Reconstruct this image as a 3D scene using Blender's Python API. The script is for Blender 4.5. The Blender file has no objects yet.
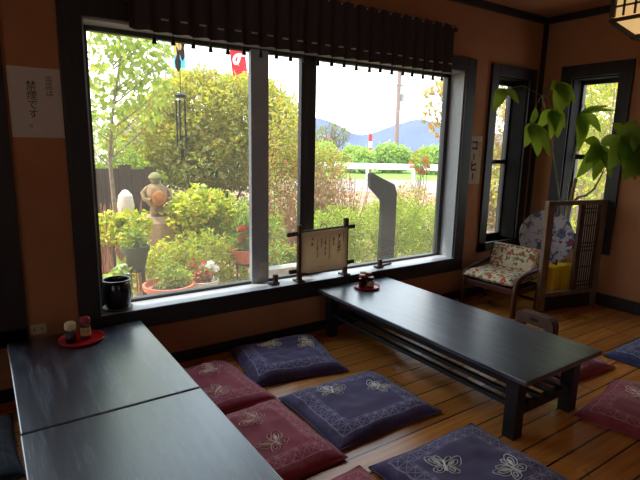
import bpy, bmesh, math, random
import numpy as np
from mathutils import Vector, Matrix, Euler, noise
SC = bpy.context.scene
COL = SC.collection
PI = math.pi
random.seed(7)
rng = np.random.default_rng(11)

# ------------------------------------------------------------------ render look
SC.view_settings.view_transform = 'Standard'
SC.view_settings.look = 'None'
SC.view_settings.gamma = 1
SC.view_settings.use_curve_mapping = False
SC.view_settings.exposure = 0.35
try:
    SC.cycles.use_denoising = True
    SC.cycles.max_bounces = 14
    SC.cycles.diffuse_bounces = 8
    SC.cycles.transparent_max_bounces = 16
    SC.cycles.sample_clamp_indirect = 6.0
except Exception:
    pass

# ------------------------------------------------------------------ materials
def lin(c):
    out = []
    for v in c:
        v = v / 255.0
        out.append(v / 12.92 if v <= 0.04045 else ((v + 0.055) / 1.055) ** 2.4)
    return tuple(out) + (1.0,)

class NT:
    """small helper round a material's node tree"""
    def __init__(self, name):
        self.m = bpy.data.materials.new(name)
        self.m.use_nodes = True
        self.t = self.m.node_tree
        self.t.nodes.clear()
        self.out = self.t.nodes.new('ShaderNodeOutputMaterial')
    def n(self, kind, **kw):
        nd = self.t.nodes.new(kind)
        for k, v in kw.items():
            setattr(nd, k, v)
        return nd
    def l(self, a, b):
        self.t.links.new(a, b)
    def val(self, sock, v):
        if hasattr(v, 'is_linked') or isinstance(v, bpy.types.NodeSocket):
            self.l(v, sock)
        else:
            sock.default_value = v
    def math(self, op, a, b=None, c=None):
        nd = self.n('ShaderNodeMath', operation=op)
        self.val(nd.inputs[0], a)
        if b is not None: self.val(nd.inputs[1], b)
        if c is not None: self.val(nd.inputs[2], c)
        return nd.outputs[0]
    def mix(self, f, a, b, mode='MIX'):
        nd = self.n('ShaderNodeMix', data_type='RGBA', blend_type=mode)
        self.val(nd.inputs['Factor'], f)
        self.val(nd.inputs[6], a); self.val(nd.inputs[7], b)
        return nd.outputs[2]
    def noise(self, vec, scale, detail=3, rough=0.5):
        nd = self.n('ShaderNodeTexNoise')
        self.l(vec, nd.inputs['Vector'])
        nd.inputs['Scale'].default_value = scale
        nd.inputs['Detail'].default_value = detail
        nd.inputs['Roughness'].default_value = rough
        return nd.outputs['Fac']
    def ramp(self, f, stops):
        nd = self.n('ShaderNodeValToRGB')
        self.l(f, nd.inputs[0])
        e = nd.color_ramp.elements
        while len(e) < len(stops): e.new(0.5)
        for el, (p, c) in zip(e, stops):
            el.position = p; el.color = c
        return nd.outputs[0]
    def obj(self, scale=(1, 1, 1), rot=(0, 0, 0), loc=(0, 0, 0), gen='Object'):
        tc = self.n('ShaderNodeTexCoord')
        mp = self.n('ShaderNodeMapping')
        mp.inputs['Scale'].default_value = scale
        mp.inputs['Rotation'].default_value = rot
        mp.inputs['Location'].default_value = loc
        self.l(tc.outputs[gen], mp.inputs['Vector'])
        return mp.outputs[0]
    def bump(self, h, strength=0.2, dist=0.01):
        nd = self.n('ShaderNodeBump')
        nd.inputs['Strength'].default_value = strength
        nd.inputs['Distance'].default_value = dist
        self.l(h, nd.inputs['Height'])
        return nd.outputs[0]
    def pbr(self, color, rough=0.5, spec=0.5, normal=None, metal=0.0, **kw):
        b = self.n('ShaderNodeBsdfPrincipled')
        self.val(b.inputs['Base Color'], color)
        self.val(b.inputs['Roughness'], rough)
        b.inputs['Specular IOR Level'].default_value = spec
        b.inputs['Metallic'].default_value = metal
        if normal is not None: self.l(normal, b.inputs['Normal'])
        for k, v in kw.items():
            self.val(b.inputs[k], v)
        self.l(b.outputs[0], self.out.inputs[0])
        return b

def plain(name, rgb, rough=0.5, spec=0.5, var=0.12, scale=14, metal=0.0, bump=0.0, stretch=(1, 1, 1)):
    t = NT(name)
    v = t.obj(stretch)
    f = t.noise(v, scale, 4)
    c = lin(rgb)
    d = tuple(x * (1 - var) for x in c[:3]) + (1,)
    e = tuple(min(1, x * (1 + var)) for x in c[:3]) + (1,)
    col = t.ramp(f, [(0.3, d), (0.7, e)])
    nm = t.bump(f, bump, 0.004) if bump else None
    t.pbr(col, rough, spec, nm, metal)
    return t.m

def leafmat(name, cols, trans=0.45, rough=0.45, gloss=0.04):
    """leaf: per-leaf hue, reflects and lets light through"""
    t = NT(name)
    g = t.n('ShaderNodeNewGeometry')
    n = len(cols)
    col = t.ramp(g.outputs['Random Per Island'], [((i + 0.5) / n, lin(c)) for i, c in enumerate(cols)])
    df = t.n('ShaderNodeBsdfDiffuse'); t.l(col, df.inputs[0])
    tr = t.n('ShaderNodeBsdfTranslucent')
    c2 = t.mix(0.35, col, lin((225, 220, 60)), 'MIX'); t.l(c2, tr.inputs[0])
    m1 = t.n('ShaderNodeMixShader'); m1.inputs[0].default_value = trans
    t.l(df.outputs[0], m1.inputs[1]); t.l(tr.outputs[0], m1.inputs[2])
    gl = t.n('ShaderNodeBsdfGlossy'); gl.inputs['Roughness'].default_value = rough
    gl.inputs[0].default_value = (1, 1, 1, 1)
    m2 = t.n('ShaderNodeMixShader'); m2.inputs[0].default_value = gloss
    t.l(m1.outputs[0], m2.inputs[1]); t.l(gl.outputs[0], m2.inputs[2])
    t.l(m2.outputs[0], t.out.inputs[0])
    return t.m

def wallmat(name, rgb):
    t = NT(name)
    v = t.obj()
    a = t.noise(v, 3.0, 4); b = t.noise(v, 160, 2)
    c = lin(rgb)
    col = t.ramp(a, [(0.25, tuple(x * 0.88 for x in c[:3]) + (1,)), (0.75, tuple(x * 1.1 for x in c[:3]) + (1,))])
    t.pbr(col, 0.9, 0.2, t.bump(b, 0.25, 0.003))
    return t.m

def floormat():
    t = NT('floor_planks')
    tc = t.n('ShaderNodeTexCoord')
    sp = t.n('ShaderNodeSeparateXYZ'); t.l(tc.outputs['Object'], sp.inputs[0])
    yy = t.math('DIVIDE', t.math('SUBTRACT', sp.outputs[1], 0.935), 0.129)
    idx = t.math('FLOOR', yy); fr = t.math('FRACT', yy)
    wn = t.n('ShaderNodeTexWhiteNoise', noise_dimensions='1D'); t.l(idx, wn.inputs['W'])
    # end joints, staggered per row
    xx = t.math('ADD', t.math("DIVIDE", sp.outputs[0], 3.64), t.math('MULTIPLY', wn.outputs[0], 5.3))
    xi = t.math('FLOOR', xx); xf = t.math('FRACT', xx)
    wn2 = t.n('ShaderNodeTexWhiteNoise', noise_dimensions='2D')
    cb = t.n('ShaderNodeCombineXYZ'); t.l(xi, cb.inputs[0]); t.l(idx, cb.inputs[1])
    t.l(cb.outputs[0], wn2.inputs['Vector'])
    # grain along X, shifted per plank
    cv = t.n('ShaderNodeCombineXYZ')
    t.l(t.math('MULTIPLY', sp.outputs[0], 1.6), cv.inputs[0])
    t.l(t.math('ADD', t.math('MULTIPLY', sp.outputs[1], 22.0), t.math('MULTIPLY', wn2.outputs[0], 30)), cv.inputs[1])
    gr = t.noise(cv.outputs[0], 1.6, 6, 0.6)
    base = t.ramp(gr, [(0.25, lin((176, 104, 46))), (0.5, lin((218, 140, 64))), (0.75, lin((240, 170, 86)))])
    tone = t.ramp(wn2.outputs[0], [(0.0, (0.62, 0.56, 0.5, 1)), (1.0, (1.0, 1.0, 1.0, 1))])
    col = t.mix(1.0, base, tone, 'MULTIPLY')
    e1 = t.math('MINIMUM', fr, t.math('SUBTRACT', 1.0, fr))
    groove = t.math('LESS_THAN', e1, 0.034)
    e2 = t.math('MINIMUM', xf, t.math('SUBTRACT', 1.0, xf))
    groove = t.math('MAXIMUM', groove, t.math("LESS_THAN", e2, 0.0008))
    col = t.mix(groove, col, lin((38, 20, 10)))
    h = t.math('SUBTRACT', t.math('MULTIPLY', gr, 0.12), groove)
    big = t.noise(tc.outputs['Object'], 2.2, 3)
    ro = t.math('ADD', t.math('MULTIPLY', big, 0.14), 0.22)
    t.pbr(col, ro, 0.5, t.bump(h, 0.35, 0.004))
    return t.m

def tablemat():
    t = NT('black_lacquered_oak')
    v = t.obj((9, 0.9, 9))
    w = t.noise(v, 2.2, 5, 0.62)
    st = t.math('PINGPONG', t.math('MULTIPLY', w, 7.0), 1.0)
    fine = t.noise(t.obj((90, 1.6, 90)), 3.0, 4)
    f = t.math('MULTIPLY', st, fine)
    col = t.ramp(f, [(0.08, lin((30, 32, 41))), (0.3, lin((44, 46, 57))), (0.5, lin((72, 75, 86))), (0.66, lin((120, 124, 134)))])
    ro = t.math('ADD', t.math('MULTIPLY', f, 0.12), 0.34)
    t.pbr(col, ro, 0.9, t.bump(f, 0.05, 0.002), **{'Coat Weight': 0.8, 'Coat Roughness': 0.3})
    return t.m

def cushionmat(name, ground, thread):
    t = NT(name)
    uv = t.n('ShaderNodeUVMap'); uv.uv_map = 'UVMap'
    sp = t.n('ShaderNodeSeparateXYZ'); t.l(uv.outputs[0], sp.inputs[0])
    x, y = sp.outputs[0], sp.outputs[1]
    dx = t.math('MINIMUM', x, t.math('SUBTRACT', 1.0, x))
    dy = t.math('MINIMUM', y, t.math('SUBTRACT', 1.0, y))
    d = t.math('MINIMUM', dx, dy)
    band = t.math('MULTIPLY', t.math('GREATER_THAN', d, 0.085), t.math('LESS_THAN', d, 0.205))
    def line(v, w):
        fr = t.math('FRACT', v)
        e = t.math('MINIMUM', fr, t.math('SUBTRACT', 1.0, fr))
        return t.math('LESS_THAN', e, w)
    k = 11.0
    s = t.math('MULTIPLY', t.math('ADD', x, y), k)
    q = t.math('MULTIPLY', t.math('SUBTRACT', x, y), k)
    lat = t.math('MAXIMUM', line(s, 0.05), line(q, 0.05))
    lat = t.math('MAXIMUM', lat, t.math('MAXIMUM', line(t.math('MULTIPLY', x, k), 0.045), line(t.math('MULTIPLY', y, k), 0.045)))
    lat = t.math('MULTIPLY', lat, band)
    edge = t.math('MAXIMUM', t.math('COMPARE', d, 0.085, 0.003), t.math('COMPARE', d, 0.205, 0.003))
    # a second, sparser lattice on the outer strip
    outer = t.math('MULTIPLY', t.math('LESS_THAN', d, 0.085), t.math('GREATER_THAN', d, 0.03))
    o2 = t.math('MULTIPLY', t.math('MAXIMUM', line(t.math('MULTIPLY', s, 0.5), 0.02), line(t.math('MULTIPLY', q, 0.5), 0.02)), outer)
    mask = t.math('MAXIMUM', t.math('MAXIMUM', lat, edge), t.math('MULTIPLY', o2, 0.35))
    vv = t.obj()
    mot = t.noise(vv, 9, 3)
    mask = t.math('MULTIPLY', mask, t.ramp(t.noise(vv, 60, 2), [(0.3, (0.3, 0.3, 0.3, 1)), (0.7, (0.85, 0.85, 0.85, 1))]))
    g = lin(ground)
    col = t.ramp(mot, [(0.3, tuple(a * 0.85 for a in g[:3]) + (1,)), (0.7, tuple(a * 1.12 for a in g[:3]) + (1,))])
    col = t.mix(mask, col, lin(thread))
    wv = t.noise(vv, 420, 1)
    t.pbr(col, 0.85, 0.25, t.bump(wv, 0.15, 0.001), **{'Sheen Weight': 0.25})
    return t.m

def floralmat():
    t = NT('floral_fabric')
    v = t.obj()
    wob = t.n('ShaderNodeTexNoise'); t.l(v, wob.inputs['Vector']); wob.inputs['Scale'].default_value = 22
    mx = t.n('ShaderNodeMix', data_type='VECTOR'); mx.inputs['Factor'].default_value = 0.05
    t.l(v, mx.inputs[4]); t.l(wob.outputs['Color'], mx.inputs[5])
    vo = t.n('ShaderNodeTexVoronoi'); t.l(mx.outputs[1], vo.inputs['Vector']); vo.inputs['Scale'].default_value = 44
    sp = t.n('ShaderNodeSeparateColor'); t.l(vo.outputs['Color'], sp.inputs[0])
    c = t.ramp(sp.outputs[0], [(0.0, lin((206, 186, 150))), (0.28, lin((190, 166, 128))), (0.29, lin((176, 84, 58))), (0.55, lin((190, 110, 80))), (0.56, lin((112, 116, 74))), (0.75, lin((150, 146, 110))), (0.76, lin((216, 200, 168)))])
    c.node.color_ramp.interpolation = 'CONSTANT'
    ed = t.math('GREATER_THAN', vo.outputs['Distance'], 0.68)
    col = t.mix(ed, c, lin((206, 190, 156)))
    t.pbr(col, 0.85, 0.25)
    return t.m

def platemat():
    t = NT('blue_and_white_porcelain')
    v = t.obj()
    n1 = t.noise(v, 11, 6, 0.7)
    n2 = t.noise(t.obj((1, 1, 1), (0, 0, 0), (4.2, 1.1, 3.3)), 26, 4, 0.7)
    blue = t.math('GREATER_THAN', t.math('ADD', t.math('MULTIPLY', n1, 0.8), t.math('MULTIPLY', n2, 0.25)), 0.552)
    n3 = t.noise(t.obj((1, 1, 1), (0, 0, 0), (9.0, 5.0, 2.0)), 5.5, 4, 0.6)
    red = t.math('GREATER_THAN', n3, 0.66)
    col = t.mix(blue, lin((204, 202, 208)), t.ramp(n2, [(0.3, lin((52, 60, 112))), (0.7, lin((120, 128, 170)))]))
    col = t.mix(red, col, lin((128, 70, 98)))
    t.pbr(col, 0.15, 0.5)
    return t.m

def emit(name, rgb, s):
    t = NT(name)
    v = t.obj(); f = t.noise(v, 30, 4)
    c = lin(rgb)
    col = t.ramp(f, [(0.2, tuple(a * 0.88 for a in c[:3]) + (1,)), (0.8, c)])
    b = t.pbr(col, 0.9, 0.1)
    t.l(col, b.inputs['Emission Color']); b.inputs['Emission Strength'].default_value = s
    return t.m

def glassmat():
    t = NT('window_glass')
    a = t.n('ShaderNodeBsdfTransparent'); a.inputs[0].default_value = (0.97, 0.985, 0.98, 1)
    g = t.n('ShaderNodeBsdfGlossy'); g.inputs['Roughness'].default_value = 0.02
    lw = t.n('ShaderNodeLayerWeight'); lw.inputs[0].default_value = 0.5
    fac = t.math('MULTIPLY_ADD', t.math('POWER', lw.outputs['Facing'], 5.0), 0.9, 0.035)
    m = t.n('ShaderNodeMixShader')
    t.l(fac, m.inputs[0]); t.l(a.outputs[0], m.inputs[1]); t.l(g.outputs[0], m.inputs[2])
    veil = t.n('ShaderNodeBsdfTranslucent'); veil.inputs[0].default_value = (1.0, .95, .82, 1)  # warm translucent share lays veiling glare over the outside view
    m2 = t.n('ShaderNodeMixShader'); m2.inputs[0].default_value = 0.024
    t.l(m.outputs[0], m2.inputs[1]); t.l(veil.outputs[0], m2.inputs[2])
    t.l(m2.outputs[0], t.out.inputs[0])
    return t.m

def translucent(name, rgb, tr):
    t = NT(name)
    v = t.obj(); f = t.noise(v, 14, 4); c = lin(rgb)
    col = t.ramp(f, [(0.3, tuple(a * .93 for a in c[:3]) + (1,)), (0.7, c)])
    d = t.n('ShaderNodeBsdfDiffuse'); t.l(col, d.inputs[0])
    q = t.n('ShaderNodeBsdfTranslucent'); t.l(col, q.inputs[0])
    m = t.n('ShaderNodeMixShader'); m.inputs[0].default_value = tr
    t.l(d.outputs[0], m.inputs[1]); t.l(q.outputs[0], m.inputs[2])
    t.l(m.outputs[0], t.out.inputs[0])
    return t.m

def clearmat(name, rgb):
    t = NT(name)
    a = t.n('ShaderNodeBsdfTransparent'); a.inputs[0].default_value = lin(rgb)
    g = t.n('ShaderNodeBsdfGlossy'); g.inputs['Roughness'].default_value = 0.05
    m = t.n('ShaderNodeMixShader'); m.inputs[0].default_value = 0.12
    t.l(a.outputs[0], m.inputs[1]); t.l(g.outputs[0], m.inputs[2])
    t.l(m.outputs[0], t.out.inputs[0])
    return t.m

def banded(name, stops, axis=2, scale=1.0, off=0.0, rough=0.7):
    t = NT(name)
    tc = t.n('ShaderNodeTexCoord')
    sp = t.n('ShaderNodeSeparateXYZ'); t.l(tc.outputs['Object'], sp.inputs[0])
    f = t.math('MULTIPLY_ADD', sp.outputs[axis], scale, off)
    c = t.ramp(f, stops); c.node.color_ramp.interpolation = 'CONSTANT'
    b = t.pbr(c, rough, 0.3)
    return t.m

M = {}
M['wall'] = wallmat('ochre_earth_plaster', (168, 114, 78))
M['ceil'] = wallmat('ceiling_boards', (160, 108, 70))
M['floor'] = floormat()
M['dark'] = plain('dark_stained_wood', (37, 32, 31), 0.5, 0.4, 0.25, 6, bump=0.1, stretch=(6, 6, 1))
M['darkpost'] = plain('dark_stained_post', (48, 40, 36), 0.55, 0.3, 0.25, 8)
M['table'] = tablemat()
M['tleg'] = plain('black_lacquer', (26, 26, 29), 0.4, 0.5, 0.2, 20)
M['sill'] = plain('pale_grey_sill', (196, 194, 196), 0.35, 0.5, 0.08, 12)
M['alu'] = plain('grey_aluminium', (164, 168, 170), 0.45, 0.5, 0.06, 20)
M['aludark'] = plain('bronze_aluminium', (58, 58, 58), 0.45, 0.5, 0.06, 20)
M['glass'] = glassmat()
M['purple'] = cushionmat('purple_cotton', (76, 61, 96), (160, 150, 172))
M['navy'] = cushionmat('navy_cotton', (50, 50, 92), (160, 164, 190))
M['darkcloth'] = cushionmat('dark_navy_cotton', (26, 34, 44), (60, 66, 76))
M['red'] = cushionmat('maroon_cotton', (154, 58, 70), (206, 136, 136))
M['thread_w'] = plain('white_thread', (240, 236, 226), 0.7, 0.3, 0.05, 40)
M['thread_p'] = plain('pale_pink_thread', (250, 214, 200), 0.7, 0.3, 0.05, 40)
M['thread_g'] = plain('cream_thread', (240, 226, 186), 0.7, 0.3, 0.05, 40)
M['curtain'] = plain('dark_brown_curtain_cloth', (66, 57, 56), 0.8, 0.2, 0.15, 90)
M['black'] = plain('black_metal', (24, 24, 26), 0.5, 0.4, 0.1, 20)
M['bamboo'] = plain('pale_bamboo', (196, 176, 140), 0.6, 0.3, 0.15, 30)
M['redplastic'] = plain('red_lacquer_tray', (196, 26, 30), 0.3, 0.5, 0.06, 20)
M['redcap'] = plain('red_cap', (150, 22, 30), 0.35, 0.5, 0.06, 20)
M['cream'] = plain('cream_lid', (212, 186, 140), 0.45, 0.4, 0.06, 20)
M['jar'] = clearmat('clear_jar_glass', (225, 225, 220))
M['soy'] = plain('soy_sauce', (26, 16, 14), 0.15, 0.5, 0.1, 20)
M['spice'] = plain('red_brown_spice', (130, 74, 40), 0.7, 0.3, 0.25, 120)
M['label'] = plain('gold_label', (190, 160, 100), 0.5, 0.4, 0.15, 60)
M['paper'] = plain('white_paper', (196, 184, 168), 0.9, 0.2, 0.04, 12)
M['paper2'] = translucent('cream_paper', (226, 206, 176), .45)
M['ink'] = plain('black_ink', (40, 36, 36), 0.8, 0.2, 0.05, 12)
M['greenink'] = plain('green_ink', (96, 110, 60), 0.8, 0.2, 0.05, 12)
M['stick'] = plain('brown_wood_stick', (92, 70, 54), 0.7, 0.3, 0.2, 30)
M['brownwood'] = plain('brown_wood', (110, 82, 60), 0.55, 0.4, 0.2, 12, stretch=(1, 6, 1))
M['rackwood'] = plain('dull_brown_wood', (92, 68, 54), 0.6, 0.3, 0.2, 12)
M['reddishwood'] = plain('red_brown_bentwood', (84, 46, 34), 0.3, 0.5, 0.2, 14)
M['screenwood'] = plain('screen_wood', (124, 102, 84), 0.6, 0.3, 0.2, 14)
M['lattice'] = plain('lattice_wood', (84, 62, 52), 0.6, 0.3, 0.2, 14)
M['shoji'] = translucent('shoji_paper', (244, 236, 228), .35)
M['floral'] = floralmat()
M['plate'] = platemat()
M['yellow'] = plain('yellow_cloth', (244, 196, 36), 0.8, 0.3, 0.08, 8)
M['blackpot'] = plain('black_glazed_ceramic', (26, 27, 30), 0.22, 0.5, 0.3, 10)
M['soil'] = plain('dark_soil', (70, 54, 44), 0.95, 0.2, 0.4, 60)
M['saucer'] = plain('brown_saucer', (66, 46, 38), 0.5, 0.4, 0.15, 20)
M['outlet'] = plain('beige_plastic', (176, 160, 132), 0.5, 0.4, 0.03, 10)
M['socket'] = plain('dark_slot', (30, 26, 24), 0.6, 0.3, 0.03, 10)
M['lamp_paper'] = emit('lit_lamp_paper', (232, 190, 126), 0.62)
M['lampwood'] = plain('lamp_frame_wood', (58, 42, 28), 0.5, 0.4, 0.15, 20)
M['basket'] = plain('pale_planter', (186, 176, 156), 0.7, 0.3, 0.1, 40)
M['bark'] = plain('pale_bark', (150, 132, 112), 0.85, 0.2, 0.25, 30)
M['stem'] = plain('green_stem', (110, 110, 70), 0.6, 0.3, 0.2, 30)
M['houseleaf'] = leafmat('glossy_house_leaf', [(74, 128, 38), (92, 150, 44), (82, 136, 46), (108, 164, 56)], 0.45, 0.3, 0.06)
# outdoors
M['soilout'] = plain('garden_earth', (150, 118, 92), 0.95, 0.2, 0.35, 5)
M['terracotta'] = plain('terracotta', (196, 116, 84), 0.8, 0.3, 0.12, 16)
M['greenpot'] = plain('dark_green_planter', (66, 74, 56), 0.6, 0.4, 0.12, 16)
M['whitepot'] = plain('whitewashed_pot', (214, 200, 178), 0.8, 0.3, 0.08, 16)
M['stone'] = plain('grey_garden_stone', (42, 41, 37), 0.9, 0.15, 0.25, 7, bump=0.5)
M['orangestone'] = plain('orange_glaze', (206, 132, 74), 0.6, 0.3, 0.25, 14)
M['soilrock'] = plain('pinkish_tan_rock', (176, 140, 112), 0.9, 0.2, 0.2, 8)
M['fencewood'] = plain('old_dark_fence_wood', (74, 58, 48), 0.9, 0.2, 0.25, 6, stretch=(6, 6, 1))
M['mossstone'] = plain('mossy_stone', (132, 126, 84), 0.9, 0.2, 0.2, 14)
M['reveal'] = plain('dark_reveal_wood', (24, 20, 18), 0.75, 0.12, 0.2, 10)
M['concrete'] = plain('pale_concrete', (176, 170, 156), 0.9, 0.2, 0.1, 9)
M['tanstone'] = plain('tan_weathered_stone', (150, 122, 88), 0.9, 0.2, 0.25, 14, bump=0.4)
M['fieldgrass'] = plain('field_grass', (124, 158, 70), 0.95, 0.1, 0.25, 3)
M['road'] = plain('asphalt_road', (150, 132, 124), 0.9, 0.2, 0.06, 2)
M['white'] = plain('white_paint', (232, 232, 228), 0.5, 0.4, 0.04, 10)
M['mountain'] = plain('haze_tinted_ridge', (100, 108, 140), 0.95, 0.0, 0.06, 0.05)  # distance haze is put into the blue-grey base colour
M['pole'] = plain('utility_pole', (148, 122, 118), 0.8, 0.2, 0.1, 4)
M['steel'] = plain('grey_steel', (150, 154, 158), 0.5, 0.4, 0.05, 8)
M['bannerred'] = plain('red_banner_cloth', (214, 32, 48), 0.8, 0.2, 0.05, 4)
M['bannermix'] = banded('rainbow_banner_cloth', [(0.0, lin((250, 214, 80))), (0.2, lin((244, 226, 120))), (0.35, lin((60, 180, 220))), (0.62, lin((250, 170, 60))), (0.8, lin((250, 150, 50)))], 2, 0.9, 0.5)
M['redwhite'] = banded('red_and_white_marker', [(0.0, lin((220, 60, 60))), (0.28, lin((240, 236, 232))), (0.5, lin((220, 60, 60))), (0.75, lin((240, 236, 232)))], 2, 0.5, 0.5)
M['l_yellow'] = leafmat('yellow_green_leaves', [(172, 190, 40), (196, 208, 48), (222, 214, 56), (150, 182, 46), (230, 200, 56)], 0.55)
M['l_green'] = leafmat('mid_green_leaves', [(118, 152, 46), (140, 168, 52), (164, 180, 56), (104, 136, 46)], 0.55)
M['l_olive'] = leafmat('olive_bush_leaves', [(150, 154, 50), (172, 170, 56), (192, 180, 64), (132, 140, 46), (200, 168, 72)], 0.55)
M['l_tree'] = leafmat('pale_tree_leaves', [(146, 178, 66), (168, 192, 78), (190, 200, 90), (126, 160, 60)], 0.55)
M['l_conifer'] = leafmat('conifer_sprays', [(146, 176, 46), (168, 190, 54), (190, 198, 62), (124, 156, 46)], 0.5)
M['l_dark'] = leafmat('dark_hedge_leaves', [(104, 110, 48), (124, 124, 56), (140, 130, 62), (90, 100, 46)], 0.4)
M['l_hedge'] = leafmat('bright_hedge_leaves', [(140, 182, 84), (160, 194, 92), (124, 168, 80), (186, 196, 104)], 0.45)
M['l_persimmon'] = leafmat('brown_autumn_leaves', [(176, 146, 84), (194, 160, 96), (150, 150, 84), (190, 128, 78)], 0.5)
M['l_dry'] = leafmat('dry_pinkish_leaves', [(190, 140, 108), (206, 162, 122), (170, 128, 96), (180, 160, 96), (150, 150, 80)], 0.4)
M['l_litter'] = leafmat('fallen_leaves', [(176, 136, 100), (196, 150, 108), (150, 112, 84), (206, 176, 130), (140, 136, 70)], 0.2)
M['drystem'] = plain('dry_reddish_stems', (176, 122, 92), 0.9, 0.2, 0.2, 20)
M['twig'] = plain('brown_twigs', (112, 90, 72), 0.9, 0.2, 0.2, 20)
M['flower_r'] = leafmat('red_petals', [(224, 60, 50), (236, 84, 60), (206, 44, 60)], 0.4)
M['flower_p'] = leafmat('crimson_petals', [(190, 30, 70), (214, 50, 90), (170, 24, 60)], 0.4)
M['flower_w'] = leafmat('white_petals', [(246, 242, 232), (240, 232, 226)], 0.3)

# ------------------------------------------------------------------ geometry helpers
class MB:
    def __init__(self):
        self.v = []; self.f = []
    def add(self, vs, fs):
        o = len(self.v)
        self.v += [tuple(p) for p in vs]
        self.f += [tuple(i + o for i in q) for q in fs]
        return self
    def box(self, x0, x1, y0, y1, z0, z1, mat=None):
        vs = [Vector((x, y, z)) for z in (z0, z1) for y in (y0, y1) for x in (x0, x1)]
        if mat is not None: vs = [mat @ p for p in vs]
        return self.add(vs, [(0, 2, 3, 1), (4, 5, 7, 6), (0, 1, 5, 4), (2, 6, 7, 3), (0, 4, 6, 2), (1, 3, 7, 5)])
    def bar(self, a, b, w, h, up=(0, 0, 1)):
        a, b = Vector(a), Vector(b)
        d = (b - a).normalized(); u = Vector(up)
        if abs(d.dot(u)) > 0.98: u = Vector((1, 0, 0))
        s = d.cross(u).normalized(); u = s.cross(d)
        vs = []
        for p in (a, b):
            for i, j in ((-1, -1), (1, -1), (1, 1), (-1, 1)):
                vs.append(p + s * (i * w / 2) + u * (j * h / 2))
        return self.add(vs, [(0, 1, 2, 3), (7, 6, 5, 4), (0, 4, 5, 1), (1, 5, 6, 2), (2, 6, 7, 3), (3, 7, 4, 0)])
    def tube(self, pts, r, n=8):
        pts = [Vector(p) for p in pts]
        if not hasattr(r, '__len__'): r = [r] * len(pts)
        rings = []; prev = None
        for i, p in enumerate(pts):
            d = (pts[min(i + 1, len(pts) - 1)] - pts[max(i - 1, 0)])
            if d.length < 1e-9: d = Vector((0, 0, 1))
            d.normalize()
            if prev is None:
                u = Vector((0, 0, 1)) if abs(d.z) < 0.9 else Vector((1, 0, 0))
                u = (u - d * u.dot(d)).normalized()
            else:
                u = (prev - d * prev.dot(d))
                u = u.normalized() if u.length > 1e-6 else d.orthogonal().normalized()
            prev = u; s = d.cross(u)
            rings.append([p + (u * math.cos(2 * PI * k / n) + s * math.sin(2 * PI * k / n)) * r[i] for k in range(n)])
        vs = [q for ring in rings for q in ring]
        fs = []
        for i in range(len(pts) - 1):
            for k in range(n):
                a = i * n + k; b = i * n + (k + 1) % n
                fs.append((a, b, b + n, a + n))
        fs.append(tuple(range(n - 1, -1, -1)))
        fs.append(tuple((len(pts) - 1) * n + k for k in range(n)))
        return self.add(vs, fs)
    def lathe(self, prof, n=32, mat=None, wob=None):
        """prof: (r, z) from the bottom axis round to the top axis"""
        vs = []; fs = []
        for j, (r, z) in enumerate(prof):
            for k in range(n):
                a = 2 * PI * k / n
                p = Vector((r * math.cos(a), r * math.sin(a), z))
                vs.append(mat @ p if mat is not None else p)
        for j in range(len(prof) - 1):
            for k in range(n):
                a = j * n + k; b = j * n + (k + 1) % n
                fs.append((a, b, b + n, a + n))
        fs.append(tuple(range(n - 1, -1, -1)))
        fs.append(tuple((len(prof) - 1) * n + k for k in range(n)))
        return self.add(vs, fs)
    def prism(self, poly, t, mat=None):
        """poly in XZ, extruded along Y by t, centred"""
        n = len(poly)
        vs = [Vector((x, -t / 2, z)) for x, z in poly] + [Vector((x, t / 2, z)) for x, z in poly]
        if mat is not None: vs = [mat @ p for p in vs]
        fs = [tuple(range(n)), tuple(range(2 * n - 1, n - 1, -1))]
        for i in range(n):
            j = (i + 1) % n
            fs.append((j, i, i + n, j + n))
        return self.add(vs, fs)
    def build(self, name, mat, parent=None, smooth=False, bevel=0.0, angle=40):
        me = bpy.data.meshes.new(name)
        me.from_pydata(self.v, [], self.f)
        me.update()
        bm = bmesh.new(); bm.from_mesh(me)
        bmesh.ops.recalc_face_normals(bm, faces=bm.faces)
        bm.to_mesh(me); bm.free()
        me.materials.append(mat)
        if smooth:
            me.polygons.foreach_set('use_smooth', [True] * len(me.polygons))
            me.set_sharp_from_angle(angle=math.radians(angle))
        o = bpy.data.objects.new(name, me)
        COL.objects.link(o)
        if parent is not None: o.parent = parent
        if bevel:
            b = o.modifiers.new('bevel', 'BEVEL'); b.width = bevel; b.segments = 2; b.limit_method = 'ANGLE'
        return o

def tag(o, label, cat=None, group=None, kind=None):
    o['label'] = label
    if cat: o['category'] = cat
    if group: o['group'] = group
    if kind: o['kind'] = kind
    return o
def thing(name, loc, label, cat, group=None, rz=0.0, kind=None):
    o = bpy.data.objects.new(name, None)
    o.empty_display_size = 0.1
    COL.objects.link(o)
    o.location = loc; o.rotation_euler = (0, 0, rz)
    return tag(o, label, cat, group, kind)
def dup(o, parent=None):
    c = o.copy(); COL.objects.link(c)
    if parent is not None: c.parent = parent
    for ch in list(o.children): dup(ch, c)
    return c
def text_mesh(name, body, size, mat, parent, loc, rot=(PI / 2, 0, 0), bold=0.0, line=1.0, align='CENTER'):
    cu = bpy.data.curves.new(name, 'FONT')
    cu.body = body; cu.size = size; cu.align_x = align; cu.align_y = 'TOP'
    cu.space_line = line; cu.offset = bold
    o = bpy.data.objects.new(name, cu); COL.objects.link(o)
    bpy.context.view_layer.update()
    me = bpy.data.meshes.new_from_object(o.evaluated_get(bpy.context.evaluated_depsgraph_get()))
    bpy.data.objects.remove(o); bpy.data.curves.remove(cu)
    me.materials.clear(); me.materials.append(mat)
    m = bpy.data.objects.new(name, me); COL.objects.link(m)
    m.location = loc; m.rotation_euler = rot
    if parent is not None: m.parent = parent
    return m

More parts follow.
